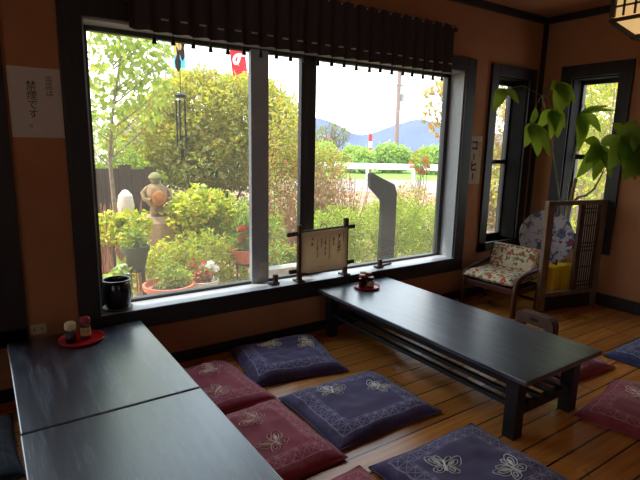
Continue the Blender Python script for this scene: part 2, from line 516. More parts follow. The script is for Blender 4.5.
def leaves(name, mat, parent, blobs, n, size, aspect=0.45, up=0.35, shell=0.55, droop=0.0, seed=1, kind=None, fold=0.18, floor_z=None):
    """n separate small leaves spread through ellipsoid blobs [(centre, radii, weight)]"""
    r = np.random.default_rng(seed)
    w = np.array([b[2] if len(b) > 2 else b[1][0] * b[1][1] * b[1][2] for b in blobs], float); w /= w.sum()
    which = r.choice(len(blobs), n, p=w)
    C = np.array([b[0] for b in blobs], float)[which]; R = np.array([b[1] for b in blobs], float)[which]
    d = r.normal(size=(n, 3)); d /= np.linalg.norm(d, axis=1)[:, None]
    rad = shell + (1 - shell) * r.random(n) ** 0.7
    rad *= 1 + 0.16 * np.sin(d[:, 0] * 7 + which * 1.7) * np.cos(d[:, 1] * 6 + d[:, 2] * 5)
    P = C + d * R * rad[:, None]
    if floor_z is not None: P[:, 2] = np.maximum(P[:, 2], floor_z + 0.01 * r.random(n))
    ax = d + r.normal(size=(n, 3)) * 0.75 + np.array([0, 0, -droop]); ax /= np.linalg.norm(ax, axis=1)[:, None]
    nz = r.normal(size=(n, 3)) * 0.8 + np.array([0, 0, up * 2]) + d * 0.6
    sd = np.cross(ax, nz); sd /= (np.linalg.norm(sd, axis=1)[:, None] + 1e-9)
    nn = np.cross(sd, ax)
    s = size * (0.65 + 0.7 * r.random(n))[:, None]
    base = P - ax * s * 0.5; tip = P + ax * s * 0.5 - nn * s * 0.08
    l = P - ax * s * 0.06 + sd * s * aspect * 0.5 + nn * s * fold
    q = P - ax * s * 0.06 - sd * s * aspect * 0.5 + nn * s * fold
    V = np.stack([base, l, tip, q], 1).reshape(-1, 3)
    k = np.arange(n)[:, None] * 4
    F = np.concatenate([k + np.array([[0, 2, 1]]), k + np.array([[0, 3, 2]])], 1).reshape(-1, 3)
    me = bpy.data.meshes.new(name)
    me.vertices.add(len(V)); me.vertices.foreach_set('co', V.astype(np.float32).ravel())
    me.loops.add(F.size); me.loops.foreach_set('vertex_index', F.astype(np.int32).ravel())
    me.polygons.add(len(F)); me.polygons.foreach_set('loop_start', np.arange(0, F.size, 3, dtype=np.int32))
    me.update(calc_edges=True); me.validate()
    me.materials.append(mat)
    o = bpy.data.objects.new(name, me); COL.objects.link(o)
    if parent is not None: o.parent = parent
    return o

def twigs(name, mat, parent, base, blobs, n, r0=0.012, seed=3, forks=2, sides=5):
    r = random.Random(seed); mb = MB()
    for i in range(n):
        c, rad = blobs[i % len(blobs)][:2]
        b = Vector(base) + Vector((r.uniform(-1, 1), r.uniform(-1, 1), 0)) * 0.12
        e = Vector(c) + Vector((r.uniform(-.7, .7) * rad[0], r.uniform(-.7, .7) * rad[1], r.uniform(-.3, .75) * rad[2]))
        m = b.lerp(e, 0.5) + Vector((r.uniform(-.1, .1), r.uniform(-.1, .1), 0.08)) * (e - b).length
        pts = [b, b.lerp(m, 0.5) + Vector((0, 0, 0.02)), m, m.lerp(e, 0.55), e]
        mb.tube(pts, [r0, r0 * .8, r0 * .6, r0 * .42, r0 * .2], sides)
        for k in range(forks):
            s0 = m.lerp(e, r.uniform(0.0, 0.7))
            e2 = s0 + Vector((r.uniform(-1, 1), r.uniform(-1, 1), r.uniform(0.1, 1))) * 0.35 * rad[0]
            mb.tube([s0, s0.lerp(e2, .5) + Vector((0, 0, .02)), e2], [r0 * .45, r0 * .3, r0 * .15], 4)
    return mb.build(name, mat, parent, smooth=True)

# ------------------------------------------------------------------ camera (calibrated from the photograph's vanishing points)
H = 1.40
yaw, pitch, roll = 0.599687, 0.192, 0.020336
fwd = Vector((math.sin(yaw) * math.cos(pitch), math.cos(yaw) * math.cos(pitch), -math.sin(pitch)))
rt = Vector((math.cos(yaw), -math.sin(yaw), 0)); upv = rt.cross(fwd)
r2 = math.cos(roll) * rt + math.sin(roll) * upv
u2 = -math.sin(roll) * rt + math.cos(roll) * upv
cam = bpy.data.cameras.new('camera'); cam.sensor_width = 36; cam.lens = 497.7 / 640 * 36
cam.clip_end = 2000; cam.clip_start = 0.02
co = bpy.data.objects.new('camera', cam); COL.objects.link(co)
mw = Matrix((r2, u2, -fwd)).transposed().to_4x4(); mw.translation = (0, 0, H)
co.matrix_world = mw
SC.camera = co

# ------------------------------------------------------------------ room shell
WY, WX, CZ = 2.975, 4.588, 2.60          # window wall, right wall, ceiling
TH = 0.22
XL, YB = -2.4, -2.6
def struct(o, label, cat): return tag(o, label, cat, kind='structure')
def wall_with_holes(axis, a0, a1, holes, z1, p0, p1):
    mb = MB()
    def bx(u0, u1, za, zb):
        if u1 - u0 < 1e-4 or zb - za < 1e-4: return
        if axis == 'x': mb.box(u0, u1, p0, p1, za, zb)
        else: mb.box(p0, p1, u0, u1, za, zb)
    cur = a0
    for (u0, u1, za, zb) in sorted(holes):
        bx(cur, u0, 0, z1); bx(u0, u1, 0, za); bx(u0, u1, zb, z1); cur = u1
    bx(cur, a1, 0, z1)
    return mb
W1 = (0.505, 3.50, 0.36, 2.022)
W2 = (3.93, 4.395, 0.50, 2.03)
W3 = (2.232, 2.645, 0.55, 2.03)
W4 = (-1.35, -0.06, 0.40, 2.03)
struct(wall_with_holes('x', XL - TH, WX + TH, [W1, W2, W4], CZ, WY, WY + TH).build('wall_back', M['wall']), 'ochre plaster wall with the large garden window', 'wall')
struct(wall_with_holes('y', YB, WY, [W3], CZ, WX, WX + TH).build('wall_right', M['wall']), 'ochre plaster wall with one tall window behind the screen', 'wall')
W5 = (-1.6, 0.3, 0.9, 1.95)  # hole of the added left fill window
W6 = (0.9, 1.7, 1.0, 1.7)  # hole of the added rear fill window
struct(wall_with_holes('y', YB, WY, [W5], CZ, XL - TH, XL).build('wall_left', M['wall']), 'ochre plaster wall left of the viewer', 'wall')
struct(wall_with_holes('x', XL - TH, WX + TH, [W6], CZ, YB - TH, YB).build('wall_front', M['wall']), 'ochre plaster wall behind the viewer', 'wall')
struct(MB().box(XL - TH, WX + TH, YB - TH, WY + TH, -0.12, 0).build('floor', M['floor']), 'glossy brown plank floor', 'floor')
struct(MB().box(XL - TH, WX + TH, YB - TH, WY + TH, CZ, CZ + 0.1).build('ceiling', M['ceil']), 'brown ceiling', 'ceiling')
# ceiling and corner trims
struct(MB().box(XL, WX, WY - 0.04, WY, CZ - 0.055, CZ).build('trim_1', M['dark'], bevel=0.004), 'dark wood strip where window wall meets ceiling', 'trim')
struct(MB().box(WX - 0.04, WX, YB, WY - 0.04, CZ - 0.055, CZ).build('trim_2', M['dark'], bevel=0.004), 'dark wood strip where right wall meets ceiling', 'trim')
struct(MB().box(WX - 0.035, WX, WY - 0.035, WY, 0.11, CZ - 0.055).build('trim_3', M['dark'], bevel=0.004), 'thin dark post in the room corner', 'trim')
struct(MB().box(XL, WX, WY - 0.018, WY, 0, 0.072).build('baseboard_back', M['dark'], bevel=0.003), 'dark baseboard under the garden window', 'baseboard')
struct(MB().box(WX - 0.02, WX, YB, WY - 0.018, 0, 0.112).build('baseboard_right', M['dark'], bevel=0.003), 'dark baseboard along the right wall', 'baseboard')

def window_back(name, hole, cw, label, sill=True, gy=3.135):
    x0, x1, z0, z1 = hole
    t = thing(name, (0, 0, 0), label, 'window', kind='structure')
    f = WY - 0.025
    mb = MB()
    mb.box(x0 - cw, x0, f, WY, z0 - 0.08, z1 + cw * 0.95)
    mb.box(x1, x1 + cw, f, WY, z0 - 0.08, z1 + cw * 0.95)
    mb.box(x0, x1, f, WY, z1, z1 + cw * 0.95)
    mb.build('casing', M['dark'], t, bevel=0.004)
    mb = MB()                               # linings of the deep reveal
    mb.box(x0, x0 + 0.012, WY, WY + TH, z0, z1)
    mb.box(x1 - 0.012, x1, WY, WY + TH, z0, z1)
    mb.box(x0, x1, WY, WY + TH, z1 - 0.012, z1)
    mb.build('reveal_lining', M['alu'] if name == 'window_1' else M['reveal'], t)
    return t, f
t, f = window_back('window_1', W1, 0.113, 'wide dark framed window onto the garden')
MB().box(W1[0] - 0.113, W1[1] + 0.113, f - 0.002, WY, 0.28, 0.398).build('sill_front', M['dark'], t, bevel=0.004)
MB().box(W1[0], W1[1], f + 0.003, WY + TH, 0.36, 0.40).build('sill', M['sill'], t)
mb = MB()
mb.box(W1[0] + .012, W1[0] + .05, 3.12, 3.17, .40, 2.01); mb.box(W1[1] - .055, W1[1] - .012, 3.12, 3.17, .40, 2.01)
mb.box(W1[0] + .012, W1[1] - .012, 3.12, 3.17, 1.985, 2.01)
mb.box(W1[0] + .012, W1[1] - .012, 3.12, 3.17, .40, .418)
mb.build('sash_frame', M['aludark'], t)
MB().box(1.545, 1.60, 3.11, 3.15, .40, 2.0).box(1.60, 1.682, 3.115, 3.15, .40, 2.0).build('sash_stile', M['alu'], t, bevel=0.003)
MB().box(1.945, 1.99, 3.115, 3.16, .40, 2.0).box(1.993, 2.075, 3.12, 3.16, .40, 2.0).build('meeting_stile', M['aludark'], t, bevel=0.003)
MB().box(W1[0] + .04, W1[1] - .04, 3.148, 3.152, .41, 1.99).build('glass', M['glass'], t)
t, f = window_back('window_2', W2, 0.10, 'tall narrow window left of the room corner')
MB().box(W2[0] - 0.10, W2[1] + 0.10, f, WY + TH, W2[2] - .08, W2[2]).build('sill', M['dark'], t)
mb = MB()
mb.box(W2[0], W2[0] + .03, 3.13, 3.17, W2[2], W2[3]); mb.box(W2[1] - .03, W2[1], 3.13, 3.17, W2[2], W2[3])
mb.box(W2[0], W2[1], 3.13, 3.17, W2[3] - .05, W2[3]); mb.box(W2[0], W2[1], 3.13, 3.17, W2[2], W2[2] + .04)
mb.box(W2[0], W2[1], 3.13, 3.17, 1.235, 1.275)
mb.build('sash_frame', M['dark'], t)
MB().box(W2[0] + .02, W2[1] - .02, 3.148, 3.152, W2[2] + .02, W2[3] - .02).build('glass', M['glass'], t)
t, f = window_back('window_4', W4, 0.20, 'dark window frame at the left edge of the view')
MB().box(W4[0] - 0.2, W4[1] + 0.2, f, WY + TH, W4[2] - .09, W4[2]).build('sill', M['dark'], t)
MB().box(W4[0], W4[1], 3.148, 3.152, W4[2], W4[3]).build('glass', M['glass'], t)
# window 3 in the right wall
t = thing('window_3', (0, 0, 0), 'tall window in the right wall behind the plant', 'window', kind='structure')
y0, y1, z0, z1 = W3; f = WX - 0.025; cw = 0.11
mb = MB()
mb.box(f, WX, y0 - cw, y0, z0 - .08, z1 + cw); mb.box(f, WX, y1, y1 + cw, z0 - .08, z1 + cw)
mb.box(f, WX, y0, y1, z1, z1 + cw); mb.box(f, WX, y0, y1, z0 - .08, z0)
mb.build('casing', M['dark'], t, bevel=0.004)
mb = MB()
mb.box(WX, WX + TH, y0, y0 + .012, z0, z1); mb.box(WX, WX + TH, y1 - .012, y1, z0, z1); mb.box(WX, WX + TH, y0, y1, z1 - .012, z1); mb.box(WX, WX + TH, y0, y1, z0, z0 + .012)
mb.build('reveal_lining', M['reveal'], t)
gx = WX + 0.16
mb = MB()
mb.box(gx - .02, gx + .02, y0, y0 + .03, z0, z1); mb.box(gx - .02, gx + .02, y1 - .03, y1, z0, z1)
mb.box(gx - .02, gx + .02, y0, y1, z1 - .05, z1); mb.box(gx - .02, gx + .02, y0, y1, z0, z0 + .04)
mb.box(gx - .02, gx + .02, y0, y1, 1.30, 1.345)
mb.build('sash_frame', M['dark'], t)
MB().box(gx - .002, gx + .002, y0 + .02, y1 - .02, z0 + .02, z1 - .02).build('glass', M['glass'], t)
# unseen windows, added to bring fill light into the room
t = thing('fill_window_left', (0, 0, 0), 'unseen window added in the left wall for fill light', 'window', kind='structure')
mb = MB()
for a_, b_ in ((W5[0] - .1, W5[0]), (W5[1], W5[1] + .1), (-.69, -.61)): mb.box(XL - TH, XL + .025, a_, b_, W5[2] - .08, W5[3] + .1)
mb.box(XL - TH, XL + .025, W5[0], W5[1], W5[2] - .08, W5[2]); mb.box(XL - TH, XL + .025, W5[0], W5[1], W5[3], W5[3] + .1)
mb.build('casing', M['dark'], t)
MB().box(XL - .12, XL - .116, W5[0], W5[1], W5[2], W5[3]).build('glass', M['glass'], t)
t = thing('fill_window_rear', (0, 0, 0), 'unseen window added behind the viewer for fill light', 'window', kind='structure')
mb = MB()
for a_, b_ in ((W6[0] - .1, W6[0]), (W6[1], W6[1] + .1), (1.26, 1.34)): mb.box(a_, b_, YB - TH, YB + .025, W6[2] - .08, W6[3] + .1)
mb.box(W6[0], W6[1], YB - TH, YB + .025, W6[2] - .08, W6[2]); mb.box(W6[0], W6[1], YB - TH, YB + .025, W6[3], W6[3] + .1)
mb.build('casing', M['dark'], t)
MB().box(W6[0], W6[1], YB - .12, YB - .116, W6[2], W6[3]).build('glass', M['glass'], t)
# eave of the house outside (keeps the high sun out of the room)
struct(MB().box(-4, 7, WY + TH, WY + TH + 0.5, 2.62, 2.70).build('trim_4', M['dark']), 'underside of the eave outside the window', 'eave')
struct(MB().box(WX + TH, WX + TH + 0.5, -3, WY + TH, 2.62, 2.70).build('trim_5', M['dark']), 'underside of the side eave outside', 'eave')

# ------------------------------------------------------------------ curtain valance
cx0, cx1, cy, cz0, cz1 = 0.72, 3.25, 2.885, 1.978, 2.335
ct = thing('curtain_valance', (0, 0, 0), 'short dark pleated curtain hung across the top of the wide window', 'curtain')
mb = MB(); N = 420; pit = 0.108
rows = [cz0, cz0 + .02, cz0 + .12, cz0 + .24, cz1 - .03, cz1]
vs = []; fs = []
for s in (0, 1):
    for z in rows:
        for i in range(N + 1):
            x = cx0 + (cx1 - cx0) * i / N
            ph = 2 * PI * (cx1 - x) / pit
            zz = z + (0.012 * math.cos(ph) if z == cz1 else 0)
            vs.append((x, cy + 0.02 * math.cos(ph) + (0.004 if s else 0), zz))
R_ = len(rows)
for s in (0, 1):
    for j in range(R_ - 1):
        for i in range(N):
            a = s * R_ * (N + 1) + j * (N + 1) + i
            fs.append((a, a + 1, a + N + 2, a + N + 1))
o2 = R_ * (N + 1)
for j in (0, R_ - 1):
    for i in range(N):
        a = j * (N + 1) + i; fs.append((a, a + 1, a + 1 + o2, a + o2))
for i in (0, N):
    for j in range(R_ - 1):
        a = j * (N + 1) + i; fs.append((a, a + N + 1, a + N + 1 + o2, a + o2))
mb.add(vs, fs); mb.build('cloth', M['curtain'], ct, smooth=True, angle=60)
MB().tube([(cx0 - .04, 2.915, cz1 - .02), (cx1 + .04, 2.915, cz1 - .02)], 0.009, 10).build('rod', M['black'], ct, smooth=True)
MB().box(cx0 - .03, cx0 - .01, 2.905, WY, cz1 - .035, cz1 - .005).build('bracket', M['black'], ct)
MB().box(cx1 + .01, cx1 + .03, 2.905, WY, cz1 - .035, cz1 - .005).build('bracket', M['black'], ct)
tp = None
k = 0
x = cx1 - pit * 1.2
while x > cx0 + .03:
    if tp is None:
        mb = MB(); mb.tube([(0, 0, .078), (0, 0, .045)], .0022, 6)
        mb.lathe([(.001, .048), (.008, .046), (.007, .038), (.011, .02), (.014, 0), (.001, 0)][::-1], 10)
        tp = mb.build('tassel', M['black'], ct, smooth=True)
        cl = MB().box(-.02, .02, -.003, .003, 0, .009).build('clip', M['bamboo'], ct, bevel=0.002)
        gm = MB().lathe([(.001, 0), (.007, 0), (.007, .003), (.001, .004)], 12, Matrix.Rotation(PI / 2, 4, 'X')).build('eyelet', M['steel'], ct, smooth=True)
        a, b, c = tp, cl, gm
    else:
        a, b, c = tp.copy(), cl.copy(), gm.copy()
        for q in (a, b, c): COL.objects.link(q)
    dz = random.uniform(-.008, .008)
    a.location = (x + random.uniform(-.008, .008), 2.885, 1.912 + dz)
    b.location = (x + pit / 2, cy - .024 if False else 2.858, 2.035 + random.uniform(-.004, .004))
    c.location = (x + pit / 2, 2.861, cz1 - .022)
    x -= pit; k += 1

# ------------------------------------------------------------------ low tables
def low_table(name, x0, x1, y0, y1, label, shelf=True, group=None, legs=None, ztop=0.345):
    t = thing(name, ((x0 + x1) / 2, (y0 + y1) / 2, 0), label, 'table', group)
    hx, hy = (x1 - x0) / 2, (y1 - y0) / 2
    mb = MB().box(-hx, hx, -hy, hy, ztop - 0.026, ztop)
    mb.build('tabletop', M['table'], t, bevel=0.005)
    lx0, lx1 = legs or (-hx + .035, hx - .035)
    w = .068; ly = hy - .06
    mb = MB(); za, zb = ztop - .026 - .05, ztop - .026
    for s in (-1, 1):
        mb.box(lx0 + w, lx1 - w, s * (ly - .012) - .01 - (.02 if s > 0 else -.02), s * (ly - .012) + .01 - (.02 if s > 0 else -.02), za, zb)
    mb.box(lx0 + .02, lx0 + .04, -ly + w, ly - w, za, zb); mb.box(lx1 - .04, lx1 - .02, -ly + w, ly - w, za, zb)
    mb.build('apron', M['tleg'], t)
    for sx in (0, 1):
        for sy in (0, 1):
            xa = lx0 if sx == 0 else lx1 - w
            ya = -ly if sy == 0 else ly - w
            MB().box(xa, xa + w, ya, ya + w, 0, zb).build('leg', M['tleg'], t, bevel=0.004)
    if shelf:
        for s in (-1, 1):
            MB().box(lx0 + w, lx1 - w, s * (ly - w / 2) - .018, s * (ly - w / 2) + .018, .11, .155).build('stretcher', M['tleg'], t, bevel=0.003)
        mb = MB(); n = 6; span = (lx1 - lx0)
        for i in range(n):
            xc = lx0 + .03 + (span - .06) * i / (n - 1)
            yy = ly - (w if i in (0, n - 1) else .01)
            mb.box(xc - .019, xc + .019, -yy, yy, .156, .174)
        mb.build('slatted_shelf', M['tleg'], t, bevel=0.002)
    return t
low_table('low_table', 1.985, 2.663, 1.203, 2.925, 'long black low table with a slatted shelf, its end against the window sill', True, legs=(-.304, .25))
low_table('low_table', 0.037, 0.714, 1.950, 2.922, 'black low table under the window with a red tray of two jars on it', True)
low_table('low_table', 0.035, 0.714, 0.968, 1.940, 'bare black low table nearest the viewer, butted to the table under the window', True)

# ------------------------------------------------------------------ floor cushions
def cushion_h(u, v, T, seed):
    a = max(0.0, 1 - abs(u) ** 5); b = max(0.0, 1 - abs(v) ** 5)
    base = (a * b) ** 0.6
    w = noise.noise(Vector((u * 1.6 + seed * 3.1, v * 1.6, seed))) * 0.30 + noise.noise(Vector((u * 4.5, v * 4.5 + seed, seed * 2.0))) * 0.16
    edge = max(abs(u), abs(v))
    pl = 0.10 * math.sin((math.atan2(v, u)) * 22 + seed) * max(0, edge - 0.55)
    dim = -0.16 * math.exp(-(u * u + v * v) * 9)
    ang = seed * 1.9
    q = u * math.cos(ang) + v * math.sin(ang)
    wr = 0.09 * math.sin(q * 9 + 2.2 * noise.noise(Vector((u * 1.3, v * 1.3, seed * 4)))) * max(0.0, noise.noise(Vector((u * .9 + 9, v * .9, seed * 7))) + .35)
    return T * base * (1 + w + pl + dim + wr)
def cushion_xy(u, v, hx, hy, seed):
    k1 = 1 - 0.045 * (1 - v * v) * abs(u) ** 3
    k2 = 1 - 0.045 * (1 - u * u) * abs(v) ** 3
    n = noise.noise(Vector((u * 2 + seed, v * 2, 5.5))) * 0.02
    return hx * u * (k1 + n), hy * v * (k2 + n)
def butterfly(mb, fx, ang, s):
    """outline of one butterfly, drawn as thread, mapped on to the cushion by fx(x, y) -> point"""
    def curve(pts, r=.0018):
        out = []
        ca, sa = math.cos(ang), math.sin(ang)
        for x, y in pts:
            out.append(fx((x * ca - y * sa) * s, (x * sa + y * ca) * s))
        mb.tube(out, r, 5)
    def loop(cx, cy, rx, ry, a0, n=18, lob=0.0):
        pts = []
        for i in range(n + 1):
            t_ = 2 * PI * i / n
            rr = 1 + lob * math.sin(3 * t_)
            x, y = rx * rr * math.cos(t_), ry * rr * math.sin(t_)
            pts.append((cx + x * math.cos(a0) - y * math.sin(a0), cy + x * math.sin(a0) + y * math.cos(a0)))
        return pts
    for sd in (-1, 1):
        curve(loop(sd * .046, .026, .046, .027, sd * .62, lob=.12))
        curve(loop(sd * .043, .024, .027, .014, sd * .62))
        curve(loop(sd * .03, -.026, .029, .021, -sd * .75, lob=.14))
        curve(loop(sd * .028, -.024, .014, .009, -sd * .75))
        curve([(sd * .003, .03), (sd * .014, .055), (sd * .03, .068), (sd * .04, .062), (sd * .036, .054)])
    curve([(0, -.038), (0, -.01), (0, .02), (0, .034)], .005)
    for sd in (-1, 1):
        for q_ in range(4): curve([(sd * (.012 + .003 * q_), .004 + .004 * q_), (sd * (.03 + .003 * q_), .012 + .006 * q_), (sd * (.045 + .002 * q_), .02 + .006 * q_)], .0018)
def cushion(label, mat, thread, x, y, rz, hx, hy, seed, flies, T=.056, group=None, tilt=(0, 0)):
    t = thing('floor_cushion', (x, y, 0), label, 'cushion', group, rz)
    if tilt != (0, 0): t.rotation_euler = (tilt[0], tilt[1], rz)
    N = 44
    def P(u, v):
        X, Y = cushion_xy(u, v, hx, hy, seed)
        return Vector((X, Y, .012 + cushion_h(u, v, T, seed)))
    g = [-1 + 2 * i / N for i in range(N + 1)]
    g = [math.copysign(abs(a) ** 0.8, a) for a in g]
    vs = [P(u, v) for v in g for u in g]
    n1 = len(vs)
    vs += [Vector((p.x * .985, p.y * .985, .003)) for p in vs[:n1]]
    fs = []
    W = N + 1
    for j in range(N):
        for i in range(N):
            a = j * W + i
            fs.append((a, a + 1, a + W + 1, a + W)); fs.append((n1 + a, n1 + a + W, n1 + a + W + 1, n1 + a + 1))
    for i in range(N):
        for a, b in ((i, i + 1), (N * W + i + 1, N * W + i), ((i + 1) * W, i * W), (i * W + N, (i + 1) * W + N)):
            fs.append((b, a, a + n1, b + n1))
    me = bpy.data.meshes.new('cover'); me.from_pydata(vs, [], fs); me.update()
    uvl = me.uv_layers.new(name='UVMap')
    idx = [l.vertex_index for l in me.loops]
    uvs = []
    for i in idx:
        k = i % n1
        uvs += [(g[k % W] + 1) / 2, (g[k // W] + 1) / 2]
    uvl.data.foreach_set('uv', uvs)
    me.polygons.foreach_set('use_smooth', [True] * len(me.polygons))
    me.materials.append(mat)
    o = bpy.data.objects.new('cover', me); COL.objects.link(o); o.parent = t
    # piped seam round the rim
    rim = [P(u, -1) for u in g] + [P(1, v) for v in g[1:]] + [P(u, 1) for u in g[::-1][1:]] + [P(-1, v) for v in g[::-1][1:]]
    MB().tube([Vector((p.x, p.y, .013)) for p in rim], .005, 6).build('piping', mat, t, smooth=True)
    for (bx, by, ba) in flies:
        def fx(dx, dy, bx=bx, by=by):
            X, Y = bx + dx, by + dy
            u, v = max(-.97, min(.97, X / hx)), max(-.97, min(.97, Y / hy))
            p = P(u, v); p.z += .0015
            return p
        mb = MB(); butterfly(mb, fx, ba, .95)
        mb.build('butterfly_embroidery', thread, t, smooth=True)
    return t
cg = 'floor cushions around the low tables'
D2 = [(-.10, .07, .5), (.15, -.02, -.7)]
cushion('maroon floor cushion nearest the window wall, beside the table with the red tray', M['red'], M['thread_p'], .945, 2.505, .07, .28, .30, 1.3, [(.10, .12, 1.0), (.02, -.12, 2.2)], group=cg)
cushion('maroon floor cushion at the edge of the seam between the two butted tables', M['red'], M['thread_p'], .972, 1.885, .03, .275, .31, 2.7, [(.04, .13, .9), (.02, -.10, .4)], group=cg)
cushion('maroon floor cushion nearest the viewer, beside the bare table, mostly out of frame', M['red'], M['thread_p'], .985, 1.20, .02, .285, .30, 3.9, [(.06, .1, .7)], group=cg)
cushion('purple floor cushion lying askew against the baseboard below the window', M['purple'], M['thread_g'], 1.545, 2.62, -.19, .31, .285, 4.4, [(-.06, .13, .4), (.17, .06, 1.2)], T=.07, group=cg)
cushion('purple floor cushion with two white butterflies midway along the long table', M['purple'], M['thread_w'], 1.585, 1.92, -.01, .335, .285, 5.8, [(-.09, .12, -.5), (.16, .02, -.9)], group=cg)
cushion('purple floor cushion in the foreground with two pale butterflies', M['purple'], M['thread_w'], 1.625, 1.185, -.01, .335, .285, 6.1, [(-.10, .07, -.6), (.13, -.10, .3)], group=cg)
cushion('maroon floor cushion beside the near end of the long table, right of its leg', M['red'], M['thread_p'], 2.85, .975, .146, .315, .30, 7.7, [(.10, .12, .3)], group=cg)
cushion('maroon floor cushion half hidden behind the far side of the long table', M['red'], M['thread_p'], 3.0, 1.70, -.03, .315, .28, 8.2, [], group=cg)
cushion('navy blue floor cushion at the right edge of the view', M['navy'], M['thread_w'], 3.75, 1.27, .03, .315, .285, 9.5, [(-.05, .0, .4)], group=cg)
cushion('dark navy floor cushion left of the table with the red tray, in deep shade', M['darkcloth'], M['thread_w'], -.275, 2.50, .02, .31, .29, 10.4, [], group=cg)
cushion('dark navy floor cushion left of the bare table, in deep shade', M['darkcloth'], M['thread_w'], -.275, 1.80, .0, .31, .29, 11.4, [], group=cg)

# ------------------------------------------------------------------ trays and jars
def tray(x, y, r, label, z=.3455):
    t = tag(MB().lathe([(.001, 0), (r * .82, 0), (r * .9, .003), (r, .014), (r, .017), (r * .965, .017), (r * .9, .008), (r * .86, .006), (.001, .006)], 48).build('serving_tray', M['redplastic'], None, smooth=True), label, 'tray')
    t.location = (x, y, z); return t
tray(.37, 2.768, .112, 'round red lacquer tray on the table under the window')
tray(2.325, 2.765, .098, 'small round red tray on the far end of the long table')
def jar(name, x, y, z, r, h, fill, lid, label, lidh=.3, group=None, band=None, fillh=.9):
    t = thing(name, (x, y, z), label, 'condiment jar', group)
    hb = h * (1 - lidh)
    MB().lathe([(.001, 0), (r * .92, 0), (r, .004), (r, hb * .9), (r * .9, hb), (.001, hb)], 24).build('glass_body', M['jar'], t, smooth=True)
    MB().lathe([(.001, .004), (r * .9, .004), (r * .93, hb * fillh - .003), (.001, hb * fillh)], 24).build('contents', fill, t, smooth=True)
    if band: MB().lathe([(r * 1.012, hb * .25), (r * 1.012, hb * .75)], 24).build('paper_label', band, t, smooth=True)
    MB().lathe([(.001, hb + .0005), (r * 1.02, hb + .0005), (r * 1.02, h * .93), (r * .8, h), (.001, h)], 24).build('lid', lid, t, smooth=True)
    return t
zt = .3525
jar('soy_sauce_bottle', .318, 2.755, zt, .027, .108, M['soy'], M['cream'], 'dark soy sauce pot with a cream lid on the round red tray', .34)
jar('spice_shaker', .392, 2.772, zt, .026, .118, M['spice'], M['redcap'], 'spice shaker with a red cap on the round red tray', .27, band=M['label'])
jar('soy_sauce_bottle', 2.275, 2.765, zt, .026, .10, M['soy'], M['redcap'], 'dark sauce pot with red lid on the small red tray, nearest the window sign', .22)
jar('spice_shaker', 2.335, 2.735, zt, .026, .082, M['soy'], M['blackpot'], 'squat dark condiment pot at the front of the small red tray', .25, band=M['label'])
jar('spice_shaker', 2.365, 2.795, zt, .024, .098, M['spice'], M['redcap'], 'thin red capped shaker at the back right of the small red tray', .25)
jar('cream_lidded_pot', 2.318, 2.805, zt, .024, .108, M['spice'], M['cream'], 'white lidded pot at the back of the small red tray', .2)

# ------------------------------------------------------------------ things on the sill
t = thing('flower_pot', (.615, 3.035, .4005), 'black glazed empty flower pot on the left end of the window sill', 'pot')
MB().lathe([(.001, .012), (.06, .012), (.078, .05), (.083, .10), (.08, .14), (.072, .165), (.079, .178), (.08, .184), (.072, .184), (.066, .165), (.066, .15), (.001, .148)], 40).build('body', M['blackpot'], t, smooth=True)
MB().lathe([(.001, .149), (.064, .149), (.05, .155), (.001, .158)], 24).build('soil', M['soil'], t, smooth=True)
MB().lathe([(.001, 0), (.07, 0), (.086, .012), (.084, .015), (.068, .006), (.001, .006)], 40).build('saucer', M['saucer'], t, smooth=True)
for px, ang, lab in ((1.674, .2, 'small brown wooden card holder on the sill below the window sticker'), (2.655, -.1, 'small brown wooden card holder on the sill right of the paper sign')):
    t = thing('card_holder', (px, 3.02, .4005), lab, 'card holder', 'wooden card holders on the sill', ang)
    MB().box(-.034, .034, -.025, .025, 0, .016).build('foot', M['stick'], t, bevel=.003)
    MB().box(-.004, .03, -.012, .012, .016, .072).build('upright_block', M['saucer'], t, bevel=.003)
tag(MB().bar((2.70, 3.045, .4085), (2.83, 3.06, .4085), .014, .014).build('wooden_stick', M['stick'], None, bevel=.003), 'thin brown stick lying on the sill beside the right card holder', 'stick')
# paper notice hung on a frame of crossed sticks
t = thing('notice_stand', (2.075, 2.99, .4005), 'handwritten paper notice on a crossed stick frame standing on the sill', 'sign', None, -.02)
for s in (-1, 1):
    MB().box(s * .205 - .017, s * .205 + .017, -.014, .014, 0, .42 if s < 0 else .445).build('upright', M['stick'], t, bevel=.003)
    MB().box(s * .205 - .03, s * .205 + .03, -.04, .05, 0, .012).build('foot', M['saucer'], t, bevel=.003)
for z, x0, x1, dz in ((.352, -.30, .30, .022), (.075, -.28, .30, .02)):
    MB().bar((x0, .018, z), (x1, .018, z + dz), .022, .03).build('crossbar', M['stick'], t, bevel=.003)
ph = MB(); ns = 24; vv = []; ff = []
for s in (0, 1):
    for j in range(9):
        for i in range(ns + 1):
            x = -.20 + .41 * i / ns; z = .055 + .31 * j / 8
            yy = -.017 + .004 * math.sin(i * .55) * (1 - j / 8) - (.0015 if s else 0)
            if i < 4 and j < 3: z += .018 * (4 - i) / 4 * (3 - j) / 3
            vv.append((x, yy, z + .012 * (i / ns)))
for s in (0, 1):
    for j in range(8):
        for i in range(ns):
            a = s * 9 * (ns + 1) + j * (ns + 1) + i; ff.append((a, a + 1, a + ns + 2, a + ns + 1))
ph.add(vv, ff).build('paper_sheet', M['paper2'], t, smooth=True)
MB().tube([(.0 + .028 * math.cos(a_), .0, .385 + .03 * math.sin(a_)) for a_ in [i * PI / 10 for i in range(0, 11)]], .0035, 6).build('hanging_loop', M['stick'], t, smooth=True)
